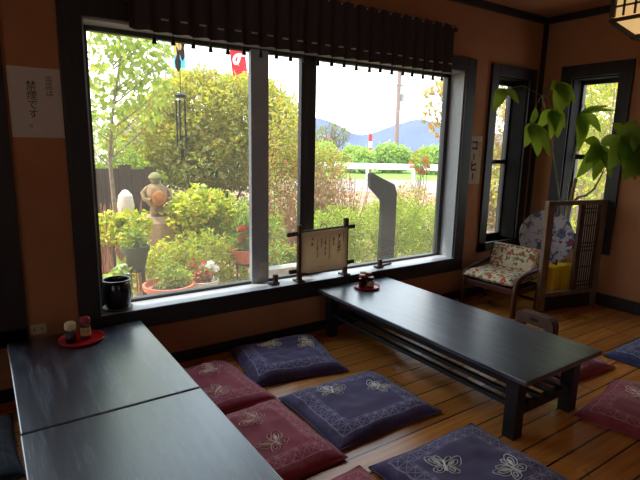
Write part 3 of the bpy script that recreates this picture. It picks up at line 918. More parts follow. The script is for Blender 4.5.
wr = [(.168, .345, .013, 'ネットでご予約', 0.0), (.128, .33, .034, 'す\nし\n久\n会\n席', 0.0008), (.078, .315, .020, 'お\n知\nら\nせ', 0.0003),
      (.040, .325, .0165, 'い\nつ\nも\nあ\nり\nが\nと\nう\nご\nざ\nい\nま\nす', 0.0), (.004, .32, .0175, '営\n業\n時\n間\nを\n変\n更\nし\nま\nす', 0.0), (-.03, .32, .019, '八\n月\n末\nよ\nり', 0.0),
      (-.066, .312, .017, 'よ\nろ\nし\nく\nお\n願\nい\nし\nま\nす', 0.0), (-.112, .325, .024, '店\n\n主', 0.0005)]
for x, z, s, body, bd in wr:
    if '\n' not in body: body = '\n'.join(body)
    text_mesh('lettering', body, s, M['ink'], t, (x, -.0235, z), line=.82, bold=bd + .0004)
text_mesh('lettering', '〜〜〜', .022, M['greenink'], t, (-.03, -.0235, .11), line=.9)
# sticker on the sash stile
t = tag(MB().box(1.600, 1.662, 3.1115, 3.1145, .435, .545).build('sticker', M['paper'], None), 'small white sticker with pale print near the foot of the window stile', 'sticker')
text_mesh('print', '安全\nガラス', .017, M['label'], t, (1.631, 3.111, .525), line=.9)

# ------------------------------------------------------------------ papers on the wall, outlet
t = thing('paper_notice', (.272, WY - .001, 1.572), 'handwritten no smoking notice on white paper, left of the window', 'notice')
MB().box(-.118, .118, -.0012, .0012, -.172, .172).build('paper_sheet', M['paper'], t)
text_mesh('lettering', '当\n店\nは', .036, M['ink'], t, (.062, -.002, .135), line=.95)
text_mesh('lettering', '禁\n煙\nで\nす\n。', .05, M['ink'], t, (-.018, -.002, .105), line=.92)
t = thing('coffee_sign', (3.715, WY - .001, 1.278), 'narrow paper sign lettered coffee in Japanese, right of the wide window', 'sign')
MB().box(-.075, .075, -.0012, .0012, -.214, .214).build('paper_sheet', M['paper2'], t)
text_mesh('lettering', 'コ', .098, M['ink'], t, (-.026, -.002, .175), bold=.004)
MB().box(-.034, -.02, -.0026, -.0012, .0, .062).build('lettering', M['ink'], t)
text_mesh('lettering', 'ヒ', .098, M['ink'], t, (-.026, -.002, -.012), bold=.004)
MB().box(-.034, -.02, -.0026, -.0012, -.175, -.115).build('lettering', M['ink'], t)
text_mesh('lettering', 'お\nい\nし\nい', .036, M['ink'], t, (.045, -.002, .165), line=.9)
t = tag(MB().box(.146, .228, WY - .008, WY, .348, .405).build('wall_outlet', M['outlet'], None, bevel=.003), 'beige wall outlet just above the left table', 'outlet')
for s in (-1, 1):
    MB().box(.187 + s * .018 - .002, .187 + s * .018 + .002, WY - .0092, WY - .0078, .37, .385).build('slot', M['socket'], t)

# ------------------------------------------------------------------ pendant lamp over the long table
t = thing('pendant_lamp', (2.68, 1.085, 1.975), 'square lit paper lantern in a dark wood lattice hanging from the ceiling', 'lamp')
s = .205; hb = .26; drop = .062; s2 = .125
def ringb(mb, a, z0, z1, w):
    mb.box(-a, a, -a, -a + w, z0, z1); mb.box(-a, a, a - w, a, z0, z1)
    mb.box(-a, -a + w, -a + w, a - w, z0, z1); mb.box(a - w, a, -a + w, a - w, z0, z1)
mb = MB(); ringb(mb, s, 0, .016, .016); ringb(mb, s, hb - .022, hb, .022)
for sx in (-1, 1):
    for sy in (-1, 1):
        mb.box(sx * (s - .011) - .011, sx * (s - .011) + .011, sy * (s - .011) - .011, sy * (s - .011) + .011, .022, hb - .022)
        mb.bar((sx * (s - .008), sy * (s - .008), .004), (sx * s2, sy * s2, -drop), .018, .018)
ringb(mb, s2 + .01, -drop - .012, -drop + .006, .02)
mb.build('frame', M['lampwood'], t, bevel=.002)
mb = MB()
for k in range(1, 8):
    q = -s + .011 + (2 * s - .022) * k / 8
    for sg in (-1, 1):
        mb.box(q - .004, q + .004, sg * (s - .007) - .004, sg * (s - .007) + .004, .022, hb - .022)
        mb.box(sg * (s - .007) - .004, sg * (s - .007) + .004, q - .004, q + .004, .022, hb - .022)
for k in range(1, 5):
    z = .022 + (hb - .044) * k / 5
    for sg in (-1, 1):
        mb.box(-s + .022, s - .022, sg * (s - .007) - .004, sg * (s - .007) + .004, z - .004, z + .004)
        mb.box(sg * (s - .007) - .004, sg * (s - .007) + .004, -s + .022, s - .022, z - .004, z + .004)
mb.build('lattice', M['lampwood'], t)
mb = MB(); a = s - .016
mb.add([(x_ * a, y_ * a, z_) for z_ in (.02, hb - .02) for x_, y_ in ((-1, -1), (1, -1), (1, 1), (-1, 1))], [(0, 1, 5, 4), (1, 2, 6, 5), (2, 3, 7, 6), (3, 0, 4, 7), (4, 5, 6, 7)])
b = s2 - .004
mb.add([(x_ * (s - .02), y_ * (s - .02), .008) for x_, y_ in ((-1, -1), (1, -1), (1, 1), (-1, 1))] + [(x_ * b, y_ * b, -drop + .002) for x_, y_ in ((-1, -1), (1, -1), (1, 1), (-1, 1))], [(0, 1, 5, 4), (1, 2, 6, 5), (2, 3, 7, 6), (3, 0, 4, 7), (4, 5, 6, 7)])
mb.build('paper_shade', M['lamp_paper'], t)
MB().tube([(0, 0, hb - .01), (0, 0, CZ - 1.975)], .006, 8).build('cord', M['black'], t)
MB().lathe([(.001, CZ - 1.975 - .03), (.05, CZ - 1.975 - .025), (.055, CZ - 1.975 - .0005), (.001, CZ - 1.975 - .0005)], 24).build('ceiling_cap', M['lampwood'], t, smooth=True)

# ------------------------------------------------------------------ armchair, arched rack
t = thing('armchair', (3.74, 2.62, 0), 'low bentwood armchair with floral cushions in front of the blue plate', 'armchair', None, .10)
# local: front = -x, width along y
W2_ = .235
def seatpad(name, L, Wd, Tk, mat4, seed, parent):
    N = 22; vs = []; fs = []
    for sgn in (1, -1):
        for j in range(N + 1):
            for i in range(N + 1):
                u, v = -1 + 2 * i / N, -1 + 2 * j / N
                h = Tk * ((1 - abs(u) ** 6) * (1 - abs(v) ** 6)) ** .4
                h *= 1 + .2 * noise.noise(Vector((u * 1.5, v * 1.5, seed)))
                vs.append(mat4 @ Vector((u * L / 2, v * Wd / 2, sgn * h * (1 if sgn > 0 else .6))))
    n1 = (N + 1) ** 2
    for s_ in (0, 1):
        for j in range(N):
            for i in range(N):
                a = s_ * n1 + j * (N + 1) + i
                q = (a, a + 1, a + N + 2, a + N + 1)
                fs.append(q if s_ == 0 else q[::-1])
    mb = MB().add(vs, fs)
    o = mb.build(name, M['floral'], parent, smooth=True, angle=180)
    return o
seatpad('seat_cushion', .45, .47, .055, Matrix.Translation((-.005, 0, .285)), 1.1, t)
seatpad('back_cushion', .26, .46, .05, Matrix.Translation((.205, 0, .40)) @ Matrix.Rotation(-math.radians(72), 4, 'Y'), 2.2, t)
for sg in (-1, 1):
    y = sg * (W2_ + .012)
    mb = MB()
    pts = [(-.20, y, 0), (-.205, y, .12), (-.205, y, .22), (-.185, y, .285), (-.13, y, .325), (-.04, y, .345), (.08, y, .355), (.19, y, .37), (.25, y, .39)]
    for a_, b_ in zip(pts[:-1], pts[1:]): pass
    mb.tube(pts, [.021, .021, .021, .022, .022, .021, .02, .02, .018], 10)
    mb.build('armrest', M['reddishwood'], t, smooth=True)
    MB().tube([(.19, y, 0), (.20, y, .18), (.235, y, .38), (.265, y, .47)], [.02, .02, .018, .016], 10).build('leg', M['reddishwood'], t, smooth=True)
    MB().bar((-.20, y, .215), (.20, y, .205), .022, .045).build('side_rail', M['reddishwood'], t, bevel=.004)
MB().bar((-.19, -W2_, .215), (-.19, W2_, .215), .022, .05).build('front_rail', M['reddishwood'], t, bevel=.004)
MB().box(-.18, .2, -W2_ + .01, W2_ - .01, .215, .24).build('seat_base', M['dark'], t)
MB().bar((.262, -W2_, .455), (.262, W2_, .455), .02, .04).build('top_rail', M['reddishwood'], t, bevel=.004)
# low arched wooden rack beyond the long table
t = thing('wooden_rack', (3.385, 2.025, 0), 'low brown wooden arched rack with a hand slot, behind the long table', 'rack', None, PI / 2 - .05)
def arch_poly():
    P = [(-.16, 0), (-.16, .115), (-.145, .155), (-.115, .172), (0, .176), (.115, .172), (.145, .155), (.16, .115), (.16, 0), (.11, 0), (.11, .06), (.09, .085), (-.09, .085), (-.11, .06), (-.11, 0)]
    return P
for y_ in (-.026, .026):
    o = MB().prism(arch_poly(), .022, Matrix.Translation((0, y_, 0))).build('arched_side', M['rackwood'], t, bevel=.004)
MB().box(-.035, .035, -.0375, -.0365, .118, .142).build('hand_slot', M['socket'], t)
MB().box(-.035, .035, .0365, .0375, .118, .142).build('hand_slot', M['socket'], t)
for x_ in (-.13, .13): MB().box(x_ - .012, x_ + .012, -.016, .016, .06, .10).build('spacer', M['rackwood'], t)

# ------------------------------------------------------------------ folding screen by the right wall
a0 = Vector((3.885, 2.345, 0)); a1 = Vector((4.545, 2.195, 0))
ang = math.atan2(a1.y - a0.y, a1.x - a0.x); L = (a1 - a0).length
t = thing('lattice_screen', a0, 'dark wooden screen with a lattice panel and an open half, against the right wall', 'screen', None, ang)
MB().box(0, .072, -.02, .02, 0, .965).build('post', M['screenwood'], t, bevel=.003)
MB().box(L - .06, L, -.02, .02, 0, .965).build('post', M['screenwood'], t, bevel=.003)
MB().box(.072, L - .06, -.018, .018, .925, .963).build('top_rail', M['screenwood'], t, bevel=.003)
MB().box(.072, L - .06, -.018, .018, .128, .165).build('bottom_rail', M['screenwood'], t, bevel=.003)
MB().box(.072, L - .06, -.008, .008, .0, .128).build('kick_panel', M['dark'], t)
xm = .375
pn = MB().box(xm, xm + .036, -.014, .014, .165, .925).box(L - .082, L - .06, -.014, .014, .165, .925).build('lattice_panel', M['lattice'], t)
xa, xb = xm + .036, L - .082
MB().box(xa, xb, .006, .008, .165, .925).build('paper', M['shoji'], pn)
mb = MB()
for k in range(0, 8):
    x_ = xa + (xb - xa) * k / 7
    mb.box(x_ - .0045, x_ + .0045, -.004, .005, .165, .925)
for z_ in (.20, .235, .37, .515, .55, .585, .74, .855, .89):
    mb.box(xa, xb, -.003, .0045, z_ - .005, z_ + .005)
mb.build('lattice_bars', M['lattice'], pn)

# ------------------------------------------------------------------ yellow cloth table, plate, potted plant
t = thing('cloth_covered_table', (4.345, 2.66, 0), 'small low table draped to the floor in yellow cloth', 'table')
MB().box(-.18, .18, -.26, .26, 0, .338).build('table_body', M['brownwood'], t)
mb = MB(); N = 160; vs = []; fs = []
def edgept(q, off):
    a, b = .192 + off, .272 + off
    per = [(-a, -b), (a, -b), (a, b), (-a, b), (-a, -b)]
    s_ = q * 4; i = min(3, int(s_)); f_ = s_ - i
    return Vector((per[i][0] + (per[i + 1][0] - per[i][0]) * f_, per[i][1] + (per[i + 1][1] - per[i][1]) * f_, 0))
for j, (z_, off) in enumerate(((.352, -.012), (.350, 0), (.335, .002), (.2, .006), (.03, .012))):
    for i in range(N):
        p = edgept(i / N, off + (.006 * math.sin(i * .9) * max(0, .33 - z_) / .3)); p.z = z_; vs.append(p)
for j in range(4):
    for i in range(N):
        a = j * N + i; b = j * N + (i + 1) % N
        fs.append((a, b, b + N, a + N))
fs.append(tuple(range(N)))
tag(MB().add(vs, fs).build('yellow_cloth', M['yellow'], None, smooth=True), 'plain yellow cloth draped over the low table behind the armchair', 'cloth').location = (4.345, 2.66, 0)
# plate on a dark stand
pc = Vector((4.235, 2.535, .601))
nrm = Vector((-.60, -.76, .20)).normalized()
q = nrm.to_track_quat('Z', 'Y').to_matrix().to_4x4()
t = thing('display_plate', pc, 'large blue and white porcelain plate standing upright on the yellow cloth', 'plate')
R = .243
MB().lathe([(.001, -.028), (.12, -.028), (.125, -.034), (.135, -.034), (.14, -.024), (R * .93, 0), (R, .012), (R, .016), (R * .92, .009), (R * .66, -.010), (.12, -.02), (.001, -.02)], 64, q).build('porcelain_disc', M['plate'], t, smooth=True)
t = thing('plate_stand', (4.235, 2.535, .3525), 'small dark wooden easel holding the large plate', 'stand', None, math.atan2(-.76, -.60) + PI / 2)
for sx in (-.09, .09):
    MB().tube([(sx, -.075, .055), (sx, -.07, .012), (sx, -.02, .008), (sx * .9, .10, .008)], [.007, .009, .009, .008], 8).build('foot', M['dark'], t, smooth=True)
    MB().tube([(sx * .9, .10, .008), (sx * .5, .085, .22), (sx * .35, .105, .34)], [.008, .008, .006], 8).build('upright', M['dark'], t, smooth=True)
MB().tube([(-.081, .098, .02), (.081, .098, .02)], .007, 8).build('crossbar', M['dark'], t, smooth=True)

def big_leaf(mb, base, tip, width, nrm, sag=.12, n=8):
    base, tip = Vector(base), Vector(tip); ax = tip - base; Ln = ax.length; ax.normalize()
    sd = ax.cross(Vector(nrm)); sd = sd.normalized() if sd.length > 1e-4 else ax.orthogonal().normalized()
    nn = sd.cross(ax); vs = []; fs = []
    for i in range(n + 1):
        f = i / n
        w = width / 2 * (math.sin(PI * min(1, f ** .85)) ** .75) * (1 - .25 * f) + .0015
        c = base + ax * (Ln * f) + nn * (sag * Ln * math.sin(PI * f) * .8)
        for k, m_ in ((-1, .16), (-.5, .05), (0, 0), (.5, .05), (1, .16)):
            vs.append(c + sd * (w * k) + nn * (w * m_ + .006 * math.sin(f * 9 + k * 2) * abs(k)))
    for i in range(n):
        for k in range(4):
            a = i * 5 + k; fs.append((a, a + 1, a + 6, a + 5))
    mb.add(vs, fs)
PX, PY = 4.455, 2.50
t = thing('potted_plant', (PX, PY, .3525), 'tall potted house plant with large drooping glossy leaves in the room corner', 'plant')
MB().lathe([(.001, 0), (.055, 0), (.075, .09), (.085, .115), (.078, .115), (.066, .09), (.001, .088)], 28).build('planter', M['basket'], t, smooth=True)
MB().lathe([(.001, .0885), (.064, .0885), (.001, .094)], 20).build('soil', M['soil'], t, smooth=True)
def Lp(p): return Vector(p) - Vector((PX, PY, .3525))
tk = MB()
tk.tube([Lp(p) for p in ((4.45, 2.50, .44), (4.44, 2.48, .62), (4.40, 2.44, .86), (4.36, 2.40, 1.05), (4.345, 2.38, 1.14))], [.024, .02, .018, .016, .014], 9)
tk.tube([Lp(p) for p in ((4.39, 2.43, .90), (4.40, 2.37, .97), (4.38, 2.29, 1.0), (4.36, 2.22, 1.06), (4.34, 2.16, 1.19))], [.013, .012, .011, .009, .007], 8)
tk.build('trunk', M['bark'], t, smooth=True)
sm = MB()
tips = {}
sm.tube([Lp(p) for p in ((4.45, 2.50, .44), (4.38, 2.52, .90), (4.22, 2.53, 1.30), (4.10, 2.54, 1.60), (3.97, 2.55, 1.83))], [.009, .008, .007, .006, .005], 7)
sm.tube([Lp(p) for p in ((4.46, 2.51, .44), (4.44, 2.50, 1.0), (4.42, 2.46, 1.35), (4.38, 2.40, 1.62), (4.36, 2.38, 1.76))], [.009, .008, .007, .006, .005], 7)
sm.build('stem', M['stem'], t, smooth=True)
def whorl(origin, hub, dirs, width):
    """leaf stalk from origin to hub, then leaves (tip offsets) hanging from the hub"""
    w_ = MB(); hub = Vector(hub); o_ = Vector(origin)
    mid = o_.lerp(hub, .5) + Vector((0, 0, .05))
    st = MB(); st.tube([Lp(o_), Lp(mid), Lp(hub)], [.0035, .003, .0025], 6)
    st_o = st.build('leaf_stalk', M['stem'], t, smooth=True)
    for (d, wd) in dirs:
        d = Vector(d)
        big_leaf(w_, Lp(hub), Lp(hub + d), width * wd, (-.5, -.75, .45))
    w_.build('leaf_whorl', M['houseleaf'], t, smooth=True)
top = (3.97, 2.55, 1.83); mid1 = (4.05, 2.545, 1.68)
rv = Vector((.826, -.564, 0))                    # along the leaf spread seen from the window
def dv(a, z, f=0.0): return rv * a + Vector((-.3 * f, -.45 * f, z))
whorl(top, (3.55, 2.62, 1.86), [(dv(-.09, -.13, .1), 1), (dv(-.13, -.20, .3), 1), (dv(.09, -.12, .2), .8)], .10)
whorl(top, (3.82, 2.52, 1.60), [(dv(.01, -.27, .3), 1.3), (dv(-.08, -.20, .2), 1), (dv(.10, -.19, .1), 1.), (dv(.0, .12, .1), .6), (dv(.05, -.26, .5), 1)], .11)
whorl(top, (4.06, 2.50, 1.72), [(dv(.0, -.24, .3), 1.2), (dv(-.13, -.16, .1), 1), (dv(.10, -.15, .1), 1), (dv(-.06, -.25, .3), 1)], .11)
whorl(top, (4.14, 2.52, 1.95), [(dv(.03, -.22, .3), 1.3), (dv(-.10, -.08, .2), .9), (dv(.14, -.17, .1), .8), (dv(-.04, -.26, .4), 1.1), (dv(-.01, -.33, .1), 1)], .12)
top2 = (4.36, 2.38, 1.76)
whorl(top2, (4.32, 2.40, 1.70), [(dv(.0, -.26, .2), 1.2), (dv(.11, -.16, .3), 1.2), (dv(-.06, -.33, .3), 1.1), (dv(.20, .06, .1), .5), (dv(.23, .02, .2), .5)], .10)
tr3 = (4.34, 2.16, 1.19)
whorl(tr3, (4.33, 2.20, 1.44), [(dv(-.16, -.16, .2), 1.2), (dv(-.22, -.28, .2), 1.2), (dv(-.08, -.30, .2), 1.2), (dv(.16, .06, .1), 1.), (dv(.06, -.27, .2), 1.1), (dv(-.17, .02, .1), 1)], .11)
whorl(tr3, (4.25, 2.0, 1.50), [(dv(.02, -.33, .2), 1.3), (dv(-.13, -.26, .2), 1.3), (dv(.20, -.22, .2), 1.3), (dv(.27, -.05, .1), 1.3), (dv(.10, .13, .0), .9), (dv(-.12, .1, .1), .9), (dv(.12, -.34, .1), 1.3)], .13)
whorl(tr3, (4.30, 1.90, 1.36), [(dv(.05, -.26, .2), 1.2), (dv(-.14, -.2, .2), 1.2), (dv(.2, -.1, .1), 1.2), (dv(.14, .14, .0), 1), (dv(-.1, .15, .1), 1)], .12)

# ================================================================== the garden
GZ = -0.30
struct(MB().box(-30, 60, WY + TH + .02, 60, GZ - .1, GZ).build('ground', M['soilout']), 'bare garden earth outside the window', 'ground')
rd = (Vector((.826, -.564, 0))); rf = Vector((.564, .826, 0))
def fw(d, s, z=0): return rf * d + rd * s + Vector((0, 0, z))
mb = MB(); a, b = fw(18.0, -14), fw(18.0, 22); c, d = fw(24.5, 22), fw(24.5, -14)
mb.add([(p.x, p.y, GZ + .012) for p in (a, b, c, d)] + [(p.x, p.y, GZ - .05) for p in (a, b, c, d)], [(0, 1, 2, 3), (7, 6, 5, 4), (0, 4, 5, 1), (1, 5, 6, 2), (2, 6, 7, 3), (3, 7, 4, 0)])
struct(mb.build('road', M['road']), 'pale road beyond the garden', 'road')
t = thing('guardrail', fw(25.0, 0, GZ), 'white guardrail along the far side of the road', 'guardrail')
o = thing
mb = MB(); mb.bar(rd * -14 + Vector((0, 0, .62)), rd * 22 + Vector((0, 0, .62)), .06, .30); mb.build('rail', M['white'], t, bevel=.03)
for k in range(-6, 10):
    p = rd * (k * 2.3)
    MB().box(p.x - .06, p.x + .06, p.y - .06, p.y + .06, 0, .62).build('post', M['white'], t)
# mountains
mb = MB(); vs = []; fs = []; n = 90
for i in range(n + 1):
    s = -160 + 330 * i / n
    h = 13 + 7 * math.exp(-((s + 7) / 16) ** 2) + 9 * math.exp(-((s - 78) / 26) ** 2) + 5 * noise.noise(Vector((s * .03, 1.3, 0))) - 4 * math.exp(-((s - 30) / 14) ** 2) + 5 * math.exp(-((s + 80) / 40) ** 2)
    for d_, z_ in ((380, -6), (400, h * .65), (425, h), (460, -6)):
        p = fw(d_, s); vs.append((p.x, p.y, z_ + (1.2 * noise.noise(Vector((s * .11, d_, 0))) if z_ > 0 else 0)))
for i in range(n):
    for k in range(3):
        a = i * 4 + k; fs.append((a, a + 4, a + 5, a + 1))
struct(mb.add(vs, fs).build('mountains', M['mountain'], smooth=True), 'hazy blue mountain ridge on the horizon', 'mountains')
# hedgerow beyond the road: separate shrubs
first = None
hd = [(-10.4 + 2.1 * k, 30 + .8 * (k % 2), 1.3, (1.45, 1.6, 1.5, 1.72, 1.5, 1.58, 1.42, 1.6, 1.5, 1.66, 1.48, 1.58)[k]) for k in range(12)]
for i, (s, d_, r_, h_) in enumerate(hd):
    p = fw(d_, s, GZ)
    if first is None:
        first = thing('field_shrub', p, '', 'shrub')
        leaves('foliage', M['l_hedge'], first, [((0, 0, .75), (1.3, 1.0, .85)), ((.4, .2, .95), (.8, .8, .75)), ((-.5, 0, .8), (.8, .8, .7))], 2600, .22, .6, seed=40)
        twigs('stems', M['twig'], first, (0, 0, 0), [((0, 0, .7), (.9, .7, .6))], 7, .04, 41)
        q = first
    else:
        q = dup(first); q.location = p; q.rotation_euler = (0, 0, i * 1.3)
    q.scale = (1, 1, h_ / 1.45)
    tag(q, 'bright green shrub in the distant row beyond the white guardrail', 'shrub', 'shrubs beyond the road')
# utility pole, warning flag pole, distant bare tree
p = fw(35, 5.15, GZ)
t = thing('utility_pole', p, 'tall brown utility pole beyond the road, right part of the window', 'pole')
MB().tube([(0, 0, 0), (0, 0, 9)], [.17, .13], 12).build('shaft', M['pole'], t, smooth=True)
MB().box(-.35, .35, -.05, .05, 5.6, 5.7).build('cross_arm', M['pole'], t); MB().lathe([(.001, 4.6), (.16, 4.6), (.16, 5.1), (.001, 5.1)], 14, Matrix.Translation((.33, 0, 0))).build('transformer', M['steel'], t, smooth=True)
MB().box(-.45, .45, -.1, .1, 1.0, 1.35).build('sign_board', M['white'], t)
p = fw(35, 3.35, GZ)
t = thing('marker_post', p, 'red and white banded marker post beside the utility pole', 'post')
MB().tube([(0, 0, 0), (0, 0, 1.2)], .05, 8).build('shaft', M['steel'], t)
o = MB().box(-.13, .13, -.05, .05, -.8, .8).build('banded_panel', M['redwhite'], t); o.location = (0, 0, 1.9)
p = fw(34, .6, GZ)
t = thing('wispy_tree', p, 'thin grey green tree in front of the mountains', 'tree')
leaves('foliage', M['l_dark'], t, [((0, 0, 2.2), (1.5, 1.2, .9)), ((.8, 0, 2.5), (.8, .8, .6)), ((-.9, 0, 2.2), (.8, .8, .6))], 900, .16, .4, seed=50)
twigs('branches', M['twig'], t, (0, 0, 0), [((0, 0, 2.2), (1.6, 1.2, 1.1))], 22, .05, 51)
# field grass strip between the road and the shrubs
mb = MB(); a, b = fw(24.6, -14), fw(24.6, 22); c, d = fw(46, 22), fw(46, -14)
mb.add([(p.x, p.y, GZ + .01) for p in (a, b, c, d)] + [(p.x, p.y, GZ - .05) for p in (a, b, c, d)], [(0, 1, 2, 3), (7, 6, 5, 4), (0, 4, 5, 1), (1, 5, 6, 2), (2, 6, 7, 3), (3, 7, 4, 0)])
struct(mb.build('field', M['fieldgrass']), 'bright green field beyond the road', 'field')

# ---- trees and bushes of the garden
def plant(name, loc, label, cat, mat, blobs, n, size, aspect=.45, group=None, stems=8, r0=.012, smat='twig', seed=1, blossom=None, **kw):
    t = thing(name, loc, label, cat, group)
    leaves('foliage', M[mat], t, blobs, n, size, aspect, seed=seed, **kw)
    if stems: twigs('branches', M[smat], t, (0, 0, 0), blobs, stems, r0, seed + 1)
    if blossom:
        bm_, bn, bs = blossom
        leaves('blossoms', M[bm_], t, [(b[0], tuple(x * 1.03 for x in b[1])) for b in blobs], bn, bs, .9, shell=.95, seed=seed + 2)
    return t
# loose leafy tree at the left of the window
t = thing('young_tree', (1.16, 5.0, GZ), 'slim leafy tree with a thin pale trunk at the left edge of the window', 'tree')
tb = [((-.02, 0, 2.35), (.38, .35, .34)), ((.22, .1, 2.15), (.32, .3, .36)), ((-.16, .05, 1.88), (.28, .3, .36)), ((.12, 0, 2.62), (.42, .3, .25)), ((-.2, -.05, 2.72), (.36, .3, .3)), ((.3, 0, 2.5), (.2, .25, .25))]
leaves('foliage', M['l_tree'], t, tb, 850, .085, .62, up=.2, shell=.3, droop=.3, seed=70)
mb = MB()
mb.tube([(-.10, 0, 0), (-.12, 0, 1.0), (-.14, 0, 1.5), (-.10, 0, 1.9), (.0, 0, 2.4), (.02, 0, 2.9)], [.026, .022, .018, .014, .010, .005], 8)
for k in range(14):
    z = random.uniform(1.4, 2.5); a_ = random.uniform(0, 2 * PI); l_ = random.uniform(.25, .5)
    b0 = Vector((-.12 + .07 * (z - 1.5), 0, z))
    mb.tube([b0, b0 + Vector((math.cos(a_) * l_ * .5, math.sin(a_) * l_ * .4, .16)), b0 + Vector((math.cos(a_) * l_, math.sin(a_) * l_ * .8, .34))], [.008, .006, .003], 5)
mb.build('trunk', M['bark'], t, smooth=True)
# great rounded bush behind
plant('round_bush', (3.35, 8.1, GZ), 'large rounded yellow green bush filling the left window pane, dotted with red flowers', 'bush', 'l_olive',
      [((0, 0, 2.0), (1.25, .9, .82)), ((-.95, -.1, 1.75), (.75, .7, .62)), ((.9, 0, 2.0), (.8, .7, .72)), ((0, -.2, 1.45), (1.5, .8, .6)), ((.5, -.1, 2.35), (.7, .6, .48)), ((-.4, 0, 2.4), (.6, .6, .42))], 22000, .092, stems=16, r0=.03, seed=80, shell=.72, blossom=('flower_r', 40, .07))
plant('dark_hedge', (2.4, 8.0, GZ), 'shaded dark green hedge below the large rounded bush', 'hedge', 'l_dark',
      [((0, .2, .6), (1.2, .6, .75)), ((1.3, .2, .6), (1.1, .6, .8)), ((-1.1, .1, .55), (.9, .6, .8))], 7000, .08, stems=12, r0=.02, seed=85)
plant('leafy_shrub', (1.35, 7.2, GZ), 'loose green shrub behind the slim tree', 'shrub', 'l_green',
      [((0, 0, 1.35), (.6, .5, .45)), ((.35, .1, 1.1), (.5, .5, .4)), ((-.3, 0, 1.0), (.5, .4, .5))], 2600, .085, stems=10, seed=88)
# mid-height shrubs
plant('yellow_shrub', (1.80, 4.75, GZ), 'bright yellow green low shrub behind the row of flower pots', 'shrub', 'l_yellow',
      [((0, 0, .52), (.36, .3, .30)), ((-.2, 0, .42), (.28, .26, .26)), ((.26, .02, .4), (.28, .26, .27)), ((.0, -.1, .22), (.4, .26, .24))], 3400, .05, .5, stems=14, r0=.008, seed=90)
plant('broad_leaved_shrub', (2.02, 5.5, GZ), 'yellow green broad leaved shrub beside the garden ornament', 'shrub', 'l_yellow',
      [((0, 0, .95), (.32, .3, .26)), ((.3, 0, .85), (.24, .24, .3)), ((-.15, .0, .8), (.28, .26, .25))], 1300, .085, .6, stems=12, r0=.009, seed=95, shell=.4)
plant('spreading_shrub', (1.52, 5.05, GZ), 'low yellow green shrub in front of the flat rock', 'shrub', 'l_yellow', [((0, 0, .48), (.3, .2, .22)), ((-.15, 0, .35), (.3, .2, .28)), ((.15, 0, .36), (.3, .2, .28))], 1300, .065, .5, stems=8, r0=.007, seed=98, shell=.4)
plant('hydrangea', (1.0, 4.75, GZ), 'broad leaved hydrangea with bare reddish stems at the window left edge', 'shrub', 'l_yellow',
      [((-.08, 0, .93), (.24, .22, .13)), ((.13, 0, .92), (.2, .2, .14)), ((0, -.1, .86), (.22, .2, .12))], 700, .085, .6, stems=0, seed=100, shell=.3)
h = bpy.context.scene.objects['hydrangea']
mb = MB(); rr = random.Random(5)
for k in range(46):
    b0 = Vector((rr.uniform(-.22, .25), rr.uniform(-.2, .2), 0)); e0 = b0 + Vector((rr.uniform(-.12, .12), rr.uniform(-.1, .1), rr.uniform(.75, 1.15)))
    mb.tube([b0, b0.lerp(e0, .5) + Vector((rr.uniform(-.04, .04), 0, 0)), e0], [.008, .006, .004], 5)
mb.build('bare_stems', M['drystem'], h, smooth=True)
plant('low_weed', (.86, 4.25, GZ), 'pale green leafy weed at the foot of the hydrangea', 'plant', 'l_tree', [((0, 0, .42), (.12, .14, .22)), ((.05, 0, .6), (.1, .1, .14))], 160, .10, .5, stems=5, r0=.006, seed=104, shell=.2)
plant('azalea_bush', (2.55, 5.4, GZ), 'green bush with red blossoms behind the window stiles', 'bush', 'l_green',
      [((0, 0, .7), (.4, .35, .34)), ((.35, .1, .5), (.35, .3, .36))], 1600, .06, stems=10, seed=108, blossom=('flower_r', 30, .05))
# tall flowering shrub in the middle
plant('flowering_shrub', (4.2, 6.7, GZ), 'tall loose shrub with scattered red flowers in the middle of the window', 'shrub', 'l_olive',
      [((-.3, 0, 1.75), (.45, .4, .65)), ((.1, 0, 1.35), (.6, .4, .55)), ((.45, 0, 1.2), (.45, .4, .5)), ((-.45, 0, 1.1), (.45, .4, .5)), ((.65, 0, 1.35), (.25, .25, .3))], 2600, .075, stems=40, r0=.012, smat='drystem', seed=110, shell=.2, blossom=('flower_r', 130, .06))
t = thing('dry_stem_clump', (4.1, 6.2, GZ), 'tangle of dry pinkish stems below the red flowering shrub', 'plant')
mb = MB(); rr = random.Random(15)
for k in range(170):
    b0 = Vector((rr.uniform(-.75, .75), rr.uniform(-.3, .3), 0)); e0 = b0 + Vector((rr.uniform(-.35, .35), rr.uniform(-.2, .2), rr.uniform(.7, 1.45)))
    mb.tube([b0, b0.lerp(e0, .5) + Vector((rr.uniform(-.08, .08), 0, .05)), e0], [.009, .006, .003], 4)
mb.build('stems', M['drystem'], t, smooth=True)
leaves('foliage', M['l_dry'], t, [((0, 0, .75), (.85, .35, .6))], 1500, .07, .5, shell=.0, seed=120)
